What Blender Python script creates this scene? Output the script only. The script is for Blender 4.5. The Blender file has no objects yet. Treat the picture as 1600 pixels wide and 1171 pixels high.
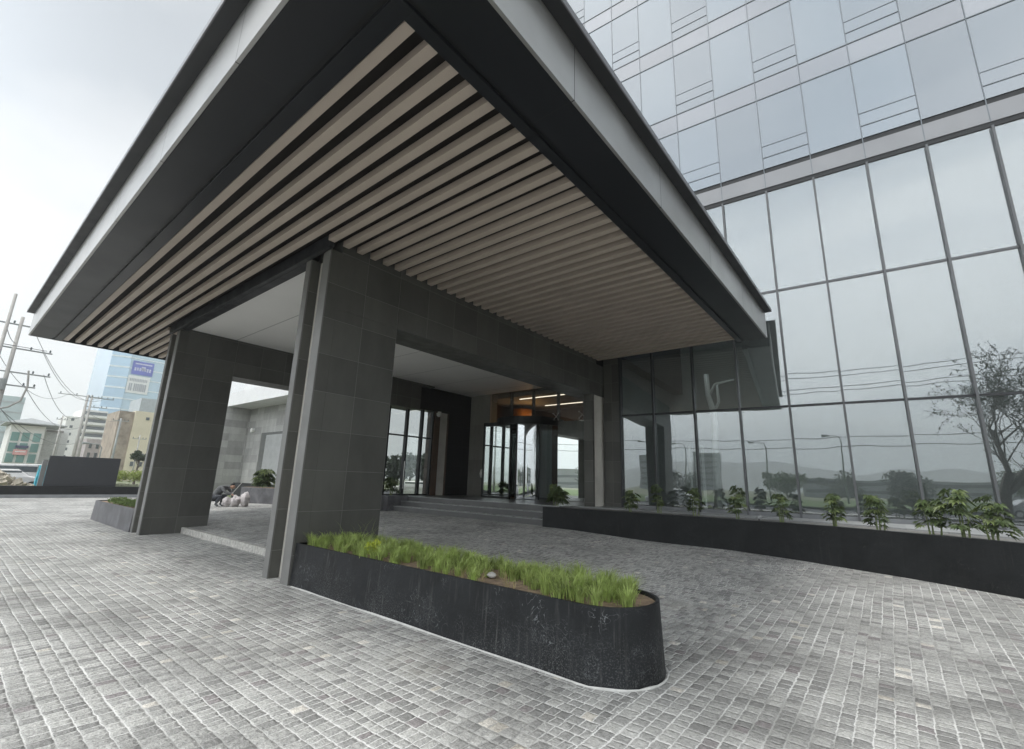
import bpy, bmesh, math, random
from mathutils import Vector, Matrix
random.seed(7)
R = math.radians
C = bpy.context.scene.collection
scn = bpy.context.scene

# ------------------------------------------------------------------ camera
def cam_axes(yaw, pitch, roll):
    cy, sy = math.cos(yaw), math.sin(yaw)
    f = Vector((sy*math.cos(pitch), cy*math.cos(pitch), math.sin(pitch)))
    r = Vector((cy, -sy, 0)); u = r.cross(f)
    c, s = math.cos(roll), math.sin(roll)
    return c*r + s*u, -s*r + c*u, f
cr, cu, cf = cam_axes(-.6847, .2297, .0307)
cam = bpy.data.objects.new('camera', bpy.data.cameras.new('camera'))
C.objects.link(cam)
m = Matrix((cr, cu, -cf)).transposed().to_4x4(); m.translation = Vector((0, 0, 1.6))
cam.matrix_world = m
cam.data.sensor_width = 36; cam.data.sensor_fit = 'HORIZONTAL'
cam.data.lens = 36*718.8/1600
cam.data.clip_end = 6000; cam.data.clip_start = .05
scn.camera = cam

# ------------------------------------------------------------------ sky, sun, exposure
SUN_EL, SUN_AZ = R(68), R(200)          # azimuth from +Y clockwise: behind the camera, to its left
w = bpy.data.worlds.new("World"); scn.world = w; w.use_nodes = True
nt = w.node_tree; nt.nodes.clear()
def nn(t, **k):
    n = nt.nodes.new(t)
    for a, b in k.items(): setattr(n, a, b)
    return n
out = nn('ShaderNodeOutputWorld'); bg = nn('ShaderNodeBackground'); bg.inputs[1].default_value = .1
sky = nn('ShaderNodeTexSky', sky_type='NISHITA', sun_disc=False, sun_elevation=SUN_EL, sun_rotation=SUN_AZ)
sky.air_density = 1.2; sky.dust_density = .4
hs = nn('ShaderNodeHueSaturation'); hs.inputs['Saturation'].default_value = .35
nt.links.new(sky.outputs[0], hs.inputs['Color'])
tc = nn('ShaderNodeTexCoord'); sep = nn('ShaderNodeSeparateXYZ'); nt.links.new(tc.outputs['Generated'], sep.inputs[0])
zz = nn('ShaderNodeMath', operation='ADD'); zz.inputs[1].default_value = .18; nt.links.new(sep.outputs['Z'], zz.inputs[0])
mx = nn('ShaderNodeMath', operation='MAXIMUM'); mx.inputs[1].default_value = .05; nt.links.new(zz.outputs[0], mx.inputs[0])
dv = nn('ShaderNodeVectorMath', operation='DIVIDE'); nt.links.new(tc.outputs['Generated'], dv.inputs[0]); nt.links.new(mx.outputs[0], dv.inputs[1])
no = nn('ShaderNodeTexNoise'); no.inputs['Scale'].default_value = 1.1; no.inputs['Detail'].default_value = 6; no.inputs['Roughness'].default_value = .5
no.inputs['Distortion'].default_value = .4
of = nn('ShaderNodeVectorMath', operation='ADD'); of.inputs[1].default_value = (2.3, .9, 0); nt.links.new(dv.outputs[0], of.inputs[0]); nt.links.new(of.outputs[0], no.inputs['Vector'])
rp = nn('ShaderNodeValToRGB'); nt.links.new(no.outputs['Fac'], rp.inputs[0])
e = rp.color_ramp.elements; e[0].position = .40; e[0].color = (.57, .62, .68, 1); e[1].position = .60; e[1].color = (.84, .86, .885, 1)
# paler towards the horizon; a blue-grey bank of cloud low in the sky behind the camera (seen mirrored in the glass)
hr = nn('ShaderNodeMapRange'); hr.inputs['From Min'].default_value = .0; hr.inputs['From Max'].default_value = .55
hr.inputs['To Min'].default_value = .7; hr.inputs['To Max'].default_value = 0
nt.links.new(sep.outputs['Z'], hr.inputs['Value'])
mh = nn('ShaderNodeMix', data_type='RGBA'); mh.inputs[7].default_value = (.84, .86, .875, 1)
nt.links.new(hr.outputs[0], mh.inputs[0]); nt.links.new(rp.outputs[0], mh.inputs[6])
yb = nn('ShaderNodeMapRange'); yb.inputs['From Min'].default_value = .25; yb.inputs['From Max'].default_value = -.55
nt.links.new(sep.outputs['Y'], yb.inputs['Value'])
zb = nn('ShaderNodeMapRange'); zb.inputs['From Min'].default_value = .12; zb.inputs['From Max'].default_value = .02
nt.links.new(sep.outputs['Z'], zb.inputs['Value'])
bb = nn('ShaderNodeMath', operation='MULTIPLY'); nt.links.new(yb.outputs[0], bb.inputs[0]); nt.links.new(zb.outputs[0], bb.inputs[1])
mb = nn('ShaderNodeMix', data_type='RGBA'); mb.inputs[7].default_value = (.55, .61, .66, 1)
nt.links.new(bb.outputs[0], mb.inputs[0]); nt.links.new(mh.outputs[2], mb.inputs[6])
sc = nn('ShaderNodeVectorMath', operation='SCALE'); sc.inputs['Scale'].default_value = 9.2
nt.links.new(mb.outputs[2], sc.inputs[0])
# sky brightness added on the sun's side to light under the canopy; dimmed overhead
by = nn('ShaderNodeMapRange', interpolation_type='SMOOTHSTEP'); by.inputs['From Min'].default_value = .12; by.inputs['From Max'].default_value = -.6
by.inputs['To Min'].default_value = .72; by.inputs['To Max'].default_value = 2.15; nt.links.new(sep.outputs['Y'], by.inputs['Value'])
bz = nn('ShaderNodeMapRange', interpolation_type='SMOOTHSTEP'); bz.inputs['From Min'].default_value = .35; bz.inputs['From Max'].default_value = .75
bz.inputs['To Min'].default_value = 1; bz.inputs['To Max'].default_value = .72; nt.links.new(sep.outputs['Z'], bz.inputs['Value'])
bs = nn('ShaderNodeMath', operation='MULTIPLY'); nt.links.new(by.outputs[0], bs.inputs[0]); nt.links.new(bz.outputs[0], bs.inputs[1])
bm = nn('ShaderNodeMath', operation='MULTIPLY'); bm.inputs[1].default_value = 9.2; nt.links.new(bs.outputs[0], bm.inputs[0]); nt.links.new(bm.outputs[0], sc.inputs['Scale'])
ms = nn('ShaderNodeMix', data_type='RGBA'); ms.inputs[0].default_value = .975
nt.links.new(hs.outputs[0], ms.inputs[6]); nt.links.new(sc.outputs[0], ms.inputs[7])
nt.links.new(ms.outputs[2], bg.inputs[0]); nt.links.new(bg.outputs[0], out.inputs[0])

sun = bpy.data.objects.new('sun', bpy.data.lights.new('sun', 'SUN')); C.objects.link(sun)
sun.data.energy = 1.5; sun.data.angle = R(16); sun.data.color = (1, .97, .93)
d = Vector((math.sin(SUN_AZ)*math.cos(SUN_EL), math.cos(SUN_AZ)*math.cos(SUN_EL), math.sin(SUN_EL)))
sun.rotation_euler = d.to_track_quat('Z', 'Y').to_euler()

scn.view_settings.view_transform = 'Standard'; scn.view_settings.look = 'None'
scn.view_settings.exposure = .85; scn.view_settings.gamma = 1
scn.cycles.max_bounces = 8; scn.cycles.diffuse_bounces = 4; scn.cycles.glossy_bounces = 4
scn.cycles.volume_bounces = 1; scn.cycles.transparent_max_bounces = 10; scn.cycles.transmission_bounces = 4
scn.cycles.caustics_reflective = False; scn.cycles.caustics_refractive = False
scn.cycles.sample_clamp_indirect = 4
try: scn.cycles.use_denoising = True
except Exception: pass

# ------------------------------------------------------------------ node helper + materials
class Mat:
    def __init__(s, name):
        s.m = bpy.data.materials.new(name); s.m.use_nodes = True; s.t = s.m.node_tree; s.t.nodes.clear()
        s.out = s.t.nodes.new('ShaderNodeOutputMaterial')
    def n(s, t, **k):
        n = s.t.nodes.new(t)
        for a, b in k.items(): setattr(n, a, b)
        return n
    def put(s, sock, v):
        if hasattr(v, 'is_output') or isinstance(v, bpy.types.NodeSocket): s.t.links.new(v, sock)
        elif v is not None: sock.default_value = v
    def math(s, op, a, b=None, c=None, clamp=False):
        n = s.n('ShaderNodeMath', operation=op, use_clamp=clamp); s.put(n.inputs[0], a)
        if b is not None: s.put(n.inputs[1], b)
        if c is not None: s.put(n.inputs[2], c)
        return n.outputs[0]
    def pos(s): return s.n('ShaderNodeNewGeometry').outputs['Position']
    def xyz(s, v):
        n = s.n('ShaderNodeSeparateXYZ'); s.put(n.inputs[0], v); return n.outputs
    def comb(s, x, y, z):
        n = s.n('ShaderNodeCombineXYZ'); s.put(n.inputs[0], x); s.put(n.inputs[1], y); s.put(n.inputs[2], z); return n.outputs[0]
    def vmul(s, v, k):
        n = s.n('ShaderNodeVectorMath', operation='MULTIPLY'); s.put(n.inputs[0], v); n.inputs[1].default_value = k; return n.outputs[0]
    def noise(s, v, scale, detail=3, rough=.55, dist=0):
        n = s.n('ShaderNodeTexNoise'); s.put(n.inputs['Vector'], v); n.inputs['Scale'].default_value = scale
        n.inputs['Detail'].default_value = detail; n.inputs['Roughness'].default_value = rough; n.inputs['Distortion'].default_value = dist
        return n.outputs['Fac']
    def white(s, v):
        n = s.n('ShaderNodeTexWhiteNoise', noise_dimensions='3D'); s.put(n.inputs['Vector'], v); return n.outputs['Value'], n.outputs['Color']
    def rng(s, v, a, b, c=0, d=1, smooth=False):
        n = s.n('ShaderNodeMapRange'); s.put(n.inputs['Value'], v)
        for k, x in zip(('From Min', 'From Max', 'To Min', 'To Max'), (a, b, c, d)): s.put(n.inputs[k], x)
        if smooth: n.interpolation_type = 'SMOOTHSTEP'
        return n.outputs[0]
    def mix(s, f, a, b):
        n = s.n('ShaderNodeMix', data_type='RGBA'); s.put(n.inputs[0], f)
        for i, v in ((6, a), (7, b)):
            if isinstance(v, tuple): v = (*v[:3], 1)
            s.put(n.inputs[i], v)
        return n.outputs[2]
    def ramp(s, f, pts):
        n = s.n('ShaderNodeValToRGB'); s.put(n.inputs[0], f); cr = n.color_ramp
        while len(cr.elements) < len(pts): cr.elements.new(.5)
        for el, (p, c) in zip(cr.elements, pts): el.position = p; el.color = (*c, 1) if isinstance(c, tuple) else (c, c, c, 1)
        return n.outputs[0]
    def bump(s, h, dist=.01, strength=1):
        n = s.n('ShaderNodeBump'); s.put(n.inputs['Height'], h); n.inputs['Distance'].default_value = dist; n.inputs['Strength'].default_value = strength
        return n.outputs[0]
    def pbsdf(s, col, rough=.6, metal=0, normal=None, spec=.5, **k):
        n = s.n('ShaderNodeBsdfPrincipled')
        if isinstance(col, tuple): col = (*col[:3], 1)
        s.put(n.inputs['Base Color'], col); s.put(n.inputs['Roughness'], rough); s.put(n.inputs['Metallic'], metal)
        s.put(n.inputs['Specular IOR Level'], spec)
        if normal is not None: s.put(n.inputs['Normal'], normal)
        for a, b in k.items(): s.put(n.inputs[a], b)
        return n.outputs[0]
    def done(s, sh): s.put(s.out.inputs['Surface'], sh); return s.m

def plain(name, col, rough=.6, metal=0, var=.15, scale=3., bump=.0, bscale=40., spec=.5, rnd=0):
    M = Mat(name); p = M.pos()
    f = M.noise(p, scale, 5, .6)
    k = M.rng(f, .3, .7, 1-var, 1+var)
    if rnd:
        oi = M.n('ShaderNodeObjectInfo').outputs['Random']; k = M.math('MULTIPLY', k, M.rng(oi, 0, 1, 1-rnd, 1+rnd))
    n = M.n('ShaderNodeVectorMath', operation='SCALE'); n.inputs[0].default_value = col[:3]; M.put(n.inputs['Scale'], k)
    nm = M.bump(M.noise(p, bscale, 3), bump) if bump else None
    return M.done(M.pbsdf(n.outputs[0], M.rng(M.noise(p, scale*1.7, 4), .3, .7, max(.02, rough-.08), min(1, rough+.08)), metal, nm, spec))

def line_mask(M, v, off, pitch, half):
    f = M.math('FRACT', M.math('DIVIDE', M.math('SUBTRACT', v, off), pitch))
    dd = M.math('MULTIPLY', M.math('MINIMUM', f, M.math('SUBTRACT', 1, f)), pitch)
    return M.rng(dd, half, half*1.8, 1, 0), M.math('FLOOR', M.math('DIVIDE', M.math('SUBTRACT', v, off), pitch))

def tile_mat(name, col, joint, pz, oz, ph, oh, rough=.42, half=.003, streak=.15):
    """stone cladding tiles: joints at fixed heights and along both horizontal axes (the one that runs across the face shows)"""
    M = Mat(name); p = M.pos(); x = M.xyz(p); g = M.n('ShaderNodeNewGeometry'); nx = M.xyz(g.outputs['Normal'])
    isx = M.math('GREATER_THAN', M.math('ABSOLUTE', nx[0]), .7)
    h = M.math('ADD', M.math('MULTIPLY', x[1], isx), M.math('MULTIPLY', x[0], M.math('SUBTRACT', 1, isx)))
    a, iz = line_mask(M, x[2], oz, pz, half); b, ih = line_mask(M, h, oh, ph, half)
    flat = M.math('LESS_THAN', M.math('ABSOLUTE', nx[2]), .7)
    j = M.math('MULTIPLY', M.math('MAXIMUM', a, b), flat)
    wv, _ = M.white(M.comb(iz, ih, isx))
    k = M.math('MULTIPLY', M.rng(wv, 0, 1, .82, 1.18), M.rng(M.noise(M.vmul(p, (1, 1, .4)), 2.2, 6, .65), .3, .7, 1-streak, 1+streak))
    n = M.n('ShaderNodeVectorMath', operation='SCALE'); n.inputs[0].default_value = col; M.put(n.inputs['Scale'], k)
    c = M.mix(j, n.outputs[0], joint)
    nm = M.bump(M.math('ADD', M.math('MULTIPLY', j, -1), M.math('MULTIPLY', M.noise(p, 60, 3), .12)), .004)
    return M.done(M.pbsdf(c, M.rng(M.noise(p, 5, 4), .3, .7, rough-.07, rough+.1), 0, nm, .28))

def setts_mat():
    M = Mat('granite setts'); p = M.pos()
    wob = M.n('ShaderNodeTexNoise'); M.put(wob.inputs['Vector'], p); wob.inputs['Scale'].default_value = .55; wob.inputs['Detail'].default_value = 1
    wo = M.vmul(wob.outputs['Color'], (.035, .035, 0))
    wob2 = M.n('ShaderNodeTexNoise'); M.put(wob2.inputs['Vector'], p); wob2.inputs['Scale'].default_value = 14; wob2.inputs['Detail'].default_value = 3
    wo2 = M.vmul(wob2.outputs['Color'], (.026, .026, 0))
    ad = M.n('ShaderNodeVectorMath', operation='ADD'); M.put(ad.inputs[0], p); M.put(ad.inputs[1], wo)
    ad2 = M.n('ShaderNodeVectorMath', operation='ADD'); M.put(ad2.inputs[0], ad.outputs[0]); M.put(ad2.inputs[1], wo2)
    x = M.xyz(ad2.outputs[0])
    # rows run along X on the left, along Y on the right of the planter's round end
    zone = M.math('GREATER_THAN', M.math('ADD', x[0], M.math('MULTIPLY', M.math('SINE', M.math('MULTIPLY', x[1], .35)), .25)), -1.5)
    inv = M.math('SUBTRACT', 1, zone)
    al = M.math('ADD', M.math('MULTIPLY', x[0], inv), M.math('MULTIPLY', x[1], zone))
    ac = M.math('ADD', M.math('MULTIPLY', x[1], inv), M.math('MULTIPLY', x[0], zone))
    ac = M.math('ADD', ac, M.math('MULTIPLY', M.noise(M.comb(M.math('MULTIPLY', ac, 5), zone, 0), 1.0, 1), .10))
    P = .110
    rv = M.math('DIVIDE', ac, P); row = M.math('FLOOR', rv); fr = M.math('FRACT', rv)
    h1, hc = M.white(M.comb(row, zone, 3.3)); hcx = M.xyz(hc)
    # row-wise block length, varying along the row too
    L = M.rng(hcx[1], 0, 1, .066, .108)
    L = M.math('ADD', L, M.math('MULTIPLY', zone, .02))
    warp = M.math('MULTIPLY', M.noise(M.comb(M.math('MULTIPLY', al, 2.2), M.math('MULTIPLY', row, 7.7), zone), 1.0, 2), 1.6)
    cv = M.math('ADD', M.math('ADD', M.math('DIVIDE', al, L), M.math('MULTIPLY', h1, 10)), warp)
    col = M.math('FLOOR', cv); fc = M.math('FRACT', cv)
    d1 = M.math('MULTIPLY', M.math('MINIMUM', fr, M.math('SUBTRACT', 1, fr)), P)
    d2 = M.math('MULTIPLY', M.math('MINIMUM', fc, M.math('SUBTRACT', 1, fc)), L)
    dm = M.math('MINIMUM', M.math('MULTIPLY', d1, .8), d2)
    iv, ic = M.white(M.comb(row, col, zone)); icx = M.xyz(ic)
    edge = M.rng(M.math('ADD', dm, M.math('MULTIPLY', M.math('SUBTRACT', M.noise(p, 34, 4, .75), .5), .020)), .0015, .0060, 0, 1, True)
    body = M.rng(dm, .0, .022, 0, 1, True)
    base = M.ramp(iv, [(0, (.21, .21, .202)), (.3, (.29, .29, .278)), (.6, (.345, .345, .33)), (.95, (.42, .42, .40)), (.985, (.44, .44, .42)), (1, (.78, .775, .75))])
    tint = M.mix(M.math('MULTIPLY', M.math('GREATER_THAN', icx[0], .985), .4), base, (.42, .36, .27))
    tint = M.mix(M.math('MULTIPLY', M.math('LESS_THAN', icx[0], .05), .3), tint, (.30, .25, .26))
    # stone grain: streaks across each block
    gr = M.noise(M.vmul(p, (1, 1.8, 1)), 38, 6, .72, .8)
    gr2 = M.noise(p, 150, 3, .7)
    k = M.math('MULTIPLY', M.rng(gr, .32, .68, .45, 1.55), M.rng(gr2, .3, .7, .7, 1.3))
    k = M.math('MULTIPLY', k, M.rng(M.noise(p, .4, 5, .62), .3, .7, .74, 1.2))
    n = M.n('ShaderNodeVectorMath', operation='SCALE'); M.put(n.inputs[0], tint); M.put(n.inputs['Scale'], k)
    # cement film and pale joints, patchy
    patch = M.noise(p, .8, 4, .6)
    jc = M.mix(M.rng(patch, .43, .56), (.36, .36, .345), (.72, .72, .70))
    film = M.math('MULTIPLY', M.rng(M.noise(p, 1.1, 7, .7), .5, .72), M.rng(M.noise(p, 22, 5, .7), .42, .62))
    c0 = M.mix(M.math('MULTIPLY', film, .75), n.outputs[0], (.62, .62, .60))
    stain = M.rng(M.noise(M.vmul(p, (1.2, 1, 1)), .55, 3, .5), .62, .72)
    c0 = M.mix(M.math('MULTIPLY', stain, .25), c0, (.50, .47, .40))
    c = M.mix(edge, jc, c0)
    hgt = M.math('ADD', M.math('MULTIPLY', body, 1), M.math('ADD', M.math('MULTIPLY', gr, .75), M.math('MULTIPLY', M.math('MULTIPLY', icx[1], edge), .5)))
    nm = M.bump(hgt, .011, .9)
    return M.done(M.pbsdf(c, M.rng(gr, .3, .7, .62, .85), 0, nm, .35))

def planter_mat(name, col=(.011, .012, .013), wear=1.15):
    M = Mat(name); p = M.pos(); x = M.xyz(p)
    st = M.noise(M.vmul(p, (26, 26, 1.3)), 1, 4, .6)
    cl = M.noise(p, 2.2, 6, .62, .5)
    c = M.mix(M.rng(cl, .35, .7), col, tuple(v*2.1 for v in col))
    low = M.rng(x[2], .5, .02)
    sp = M.math('MULTIPLY', M.rng(M.noise(p, 75, 3, .7), .52, .66), M.math('MULTIPLY', low, M.rng(M.noise(p, 1.4, 3), .38, .62)))
    c = M.mix(M.math('MULTIPLY', sp, .36*wear), c, (.34, .35, .35))
    c = M.mix(M.math('MULTIPLY', M.math('MULTIPLY', M.rng(st, .54, .72), M.rng(M.noise(p, 1.7, 3), .45, .7)), .33*wear), c, (.20, .20, .19))
    sc = M.math('MULTIPLY', M.rng(M.noise(p, 7, 2, .4, 2.5), .49, .5), M.rng(M.noise(p, 7, 2, .4, 2.5), .515, .505))
    c = M.mix(M.math('MULTIPLY', M.math('MULTIPLY', sc, M.rng(M.noise(p, 2.1, 2), .55, .65)), .5*wear), c, (.25, .26, .27))
    nm = M.bump(M.math('ADD', M.noise(p, 9, 4), M.math('MULTIPLY', M.noise(p, 90, 2), .2)), .006)
    return M.done(M.pbsdf(c, M.rng(cl, .3, .7, .45, .65), 0, nm, .2))

def glass_mat(name, refl, tint, trans, gcol=(.9, .93, .95), wav=.0006, solid=None):
    M = Mat(name); p = M.pos()
    lw = M.n('ShaderNodeLayerWeight'); lw.inputs['Blend'].default_value = .5
    f = M.rng(M.math('POWER', lw.outputs['Facing'], 4), 0, 1, refl, 1)
    oi = M.n('ShaderNodeObjectInfo').outputs['Random']
    nz = M.n('ShaderNodeTexNoise'); nz.inputs['Scale'].default_value = .8; nz.inputs['Detail'].default_value = 1
    av = M.n('ShaderNodeVectorMath', operation='ADD'); M.put(av.inputs[0], p); M.put(av.inputs[1], M.comb(M.math('MULTIPLY', oi, 30), 0, 0)); M.put(nz.inputs['Vector'], av.outputs[0])
    nm = M.bump(nz.outputs['Fac'], wav*10)
    g = M.n('ShaderNodeBsdfGlossy'); g.inputs['Color'].default_value = (*gcol, 1); g.inputs['Roughness'].default_value = .012; M.put(g.inputs['Normal'], nm)
    if solid:
        vs_ = M.n('ShaderNodeVectorMath', operation='SCALE'); vs_.inputs[0].default_value = solid; M.put(vs_.inputs['Scale'], M.rng(oi, 0, 1, .5, 1.9)); b = M.pbsdf(vs_.outputs[0], .6)
    else:
        t = M.n('ShaderNodeBsdfTransparent'); t.inputs['Color'].default_value = (*trans, 1)
        df = M.n('ShaderNodeBsdfDiffuse'); df.inputs['Color'].default_value = (*tint, 1)
        mxx = M.n('ShaderNodeMixShader'); mxx.inputs[0].default_value = .06; M.put(mxx.inputs[1], t.outputs[0]); M.put(mxx.inputs[2], df.outputs[0]); b = mxx.outputs[0]
    s2 = M.n('ShaderNodeMixShader'); M.put(s2.inputs[0], f); M.put(s2.inputs[1], b); M.put(s2.inputs[2], g.outputs[0])
    return M.done(s2.outputs[0])

def emit_mat(name, col, st):
    M = Mat(name); e = M.n('ShaderNodeEmission'); e.inputs[0].default_value = (*col, 1); e.inputs[1].default_value = st
    return M.done(e.outputs[0])

def leaf_mat(name, col, var=.35, scale=6, trans=.25):
    M = Mat(name); p = M.pos()
    oi = M.n('ShaderNodeObjectInfo').outputs['Random']
    k = M.math('MULTIPLY', M.rng(M.noise(p, scale, 3), .3, .7, 1-var, 1+var), M.rng(oi, 0, 1, .85, 1.15))
    n = M.n('ShaderNodeVectorMath', operation='SCALE'); n.inputs[0].default_value = col; M.put(n.inputs['Scale'], k)
    a = M.pbsdf(n.outputs[0], .5, spec=.4)
    t = M.n('ShaderNodeBsdfTranslucent'); M.put(t.inputs[0], n.outputs[0])
    mxx = M.n('ShaderNodeMixShader'); mxx.inputs[0].default_value = trans; M.put(mxx.inputs[1], a); M.put(mxx.inputs[2], t.outputs[0])
    return M.done(mxx.outputs[0])

def panel_mat(name, col, rough, metal, jx=None, var=.08, joint=(.02, .02, .02)):
    M = Mat(name); p = M.pos(); x = M.xyz(p)
    a, ia = line_mask(M, x[0], -2.16, 2.44, .004); b, ib = line_mask(M, x[1], 1.12, 2.44, .004)
    g = M.n('ShaderNodeNewGeometry'); nx = M.xyz(g.outputs['Normal'])
    ex = M.math('MAXIMUM', M.math('MULTIPLY', a, M.math('LESS_THAN', M.math('ABSOLUTE', nx[0]), .5)), M.math('MULTIPLY', b, M.math('LESS_THAN', M.math('ABSOLUTE', nx[1]), .5)))
    # a joint across the strip only: use X joints on the front strip, Y joints on the side strip
    front = M.math('LESS_THAN', x[1], 1.93)
    j = M.math('ADD', M.math('MULTIPLY', M.math('MULTIPLY', a, front), M.math('LESS_THAN', M.math('ABSOLUTE', nx[0]), .5)),
               M.math('MULTIPLY', M.math('MULTIPLY', b, M.math('SUBTRACT', 1, front)), M.math('LESS_THAN', M.math('ABSOLUTE', nx[1]), .5)))
    wv, _ = M.white(M.comb(M.math('MULTIPLY', ia, front), M.math('MULTIPLY', ib, M.math('SUBTRACT', 1, front)), 1))
    k = M.math('MULTIPLY', M.rng(wv, 0, 1, .92, 1.08), M.rng(M.noise(p, 1.3, 4), .3, .7, 1-var, 1+var))
    n = M.n('ShaderNodeVectorMath', operation='SCALE'); n.inputs[0].default_value = col; M.put(n.inputs['Scale'], k)
    c = M.mix(j, n.outputs[0], joint)
    return M.done(M.pbsdf(c, M.rng(M.noise(p, 1, 2), .3, .7, rough-.04, rough+.04), metal, spec=.35 if metal == 0 else .5))

m_setts = setts_mat()
m_tile = tile_mat('dark stone tiles', (.088, .088, .080), (.16, .16, .15), .637, .42, .752, 3.69)
m_tile_black = tile_mat('black cladding', (.008, .008, .008), (.016, .016, .016), .9, .42, 1.1, .0)
m_tile_gray = tile_mat('grey beige stone', (.27, .265, .24), (.19, .19, .17), 1.6, .95, 1.3, .06, .55)
m_side_stone = tile_mat('pale grey stone wall', (.34, .34, .33), (.22, .22, .22), .55, .3, 1.2, .1, .6)
m_planter = planter_mat('black steel planter')
m_planter2 = planter_mat('black painted wall', (.008, .009, .0095), .3)
m_planter3 = planter_mat('grey steel planter', (.09, .09, .095), .4)
m_fascia = panel_mat('grey metal fascia', (.44, .44, .43), .34, .7)
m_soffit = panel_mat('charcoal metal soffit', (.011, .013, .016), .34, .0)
m_lip = plain('dark metal roof edge', (.035, .037, .04), .45, .3, .1, 2)
m_alu = plain('aluminium mullion', (.10, .105, .11), .45, .3, .08, 3)
m_aludark = plain('dark metal frame', (.035, .037, .04), .4, .5, .1, 3)
m_linedark = plain('dark glazing joint', (.15, .17, .19), .5, .2, .1, 3)
m_slat = plain('warm grey slats', (.49, .42, .355), .55, 0, .08, 1.2, .0008, 80)
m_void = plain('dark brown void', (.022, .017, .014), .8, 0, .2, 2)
m_groove = plain('pale aluminium groove', (.58, .56, .51), .5, .0, .12, 2, .001, 30)
m_edge = plain('mid grey stone edge', (.17, .17, .165), .5, 0, .12, 2)
m_step = plain('dark stone steps', (.10, .102, .103), .4, 0, .12, 3, .001, 60)
m_stepedge = plain('pale step edge', (.30, .31, .31), .35, 0, .12, 5)
m_soil = plain('dry soil', (.26, .19, .13), .95, 0, .35, 12, .02, 30)
m_white = plain('white plastic', (.78, .78, .76), .35, 0, .05, 3)
m_chrome = plain('steel fitting', (.65, .65, .65), .2, 1, .05, 3)
m_roof0 = plain('grey spotlight', (.25, .26, .26), .5)
m_black = plain('black metal', (.012, .013, .014), .4, .3, .1, 3)
m_conc = plain('weathered concrete', (.42, .41, .39), .85, 0, .15, 2, .002, 40)
m_kerb = plain('pale granite kerb', (.46, .45, .42), .8, 0, .35, 18, .006, 25)
m_terrace = tile_mat('grey terrace paving', (.30, .31, .31), (.18, .18, .18), 9, .3, .6, .1, .5)
m_shutter = plain('grey roller shutter', (.36, .37, .37), .5, .3, .1, 2)
m_lobbyglass = glass_mat('lobby glass', .20, (.30, .32, .32), (.86, .9, .9), wav=.0003)
m_upglass = glass_mat('tower glass', .25, (0, 0, 0), (0, 0, 0), (.82, .87, .91), .0002, solid=(.035, .05, .062))
m_span = glass_mat('spandrel glass', .28, (0, 0, 0), (0, 0, 0), (.77, .80, .84), .0002, solid=(.05, .053, .057))
m_doorglass = glass_mat('door glass', .88, (.2, .2, .2), (.7, .74, .74), gcol=(.9, .95, .93), wav=.0001)
m_drum = glass_mat('curved door glass', .6, (.2, .2, .2), (.8, .84, .84), wav=.0001)
m_clear = glass_mat('clear glass', .10, (.2, .2, .2), (.86, .88, .88))
m_lobwall = plain('lobby wall', (.30, .31, .30), .7, 0, .1, 1)
m_lobfloor = plain('lobby floor', (.28, .27, .26), .25, 0, .1, 1)
m_brown = plain('brown timber panelling', (.085, .05, .03), .4, 0, .25, 4)
m_lightstrip = emit_mat('warm light strip', (1, .88, .68), 1.3)
m_copper = plain('copper lamp shade', (.65, .30, .10), .35, .6, .15, 3)
m_bulb = emit_mat('amber glow', (1, .45, .12), 1.6)
M_ = Mat('white ceiling'); p_ = M_.pos(); x_ = M_.xyz(p_)
a_, _i = line_mask(M_, x_[1], 5.13, 1.98, .006)
m_ceil = M_.done(M_.pbsdf(M_.mix(a_, M_.mix(M_.rng(M_.noise(p_, 1.2, 4), .3, .7), (.84, .835, .81), (.88, .875, .85)), (.22, .22, .21)), .6))

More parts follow.
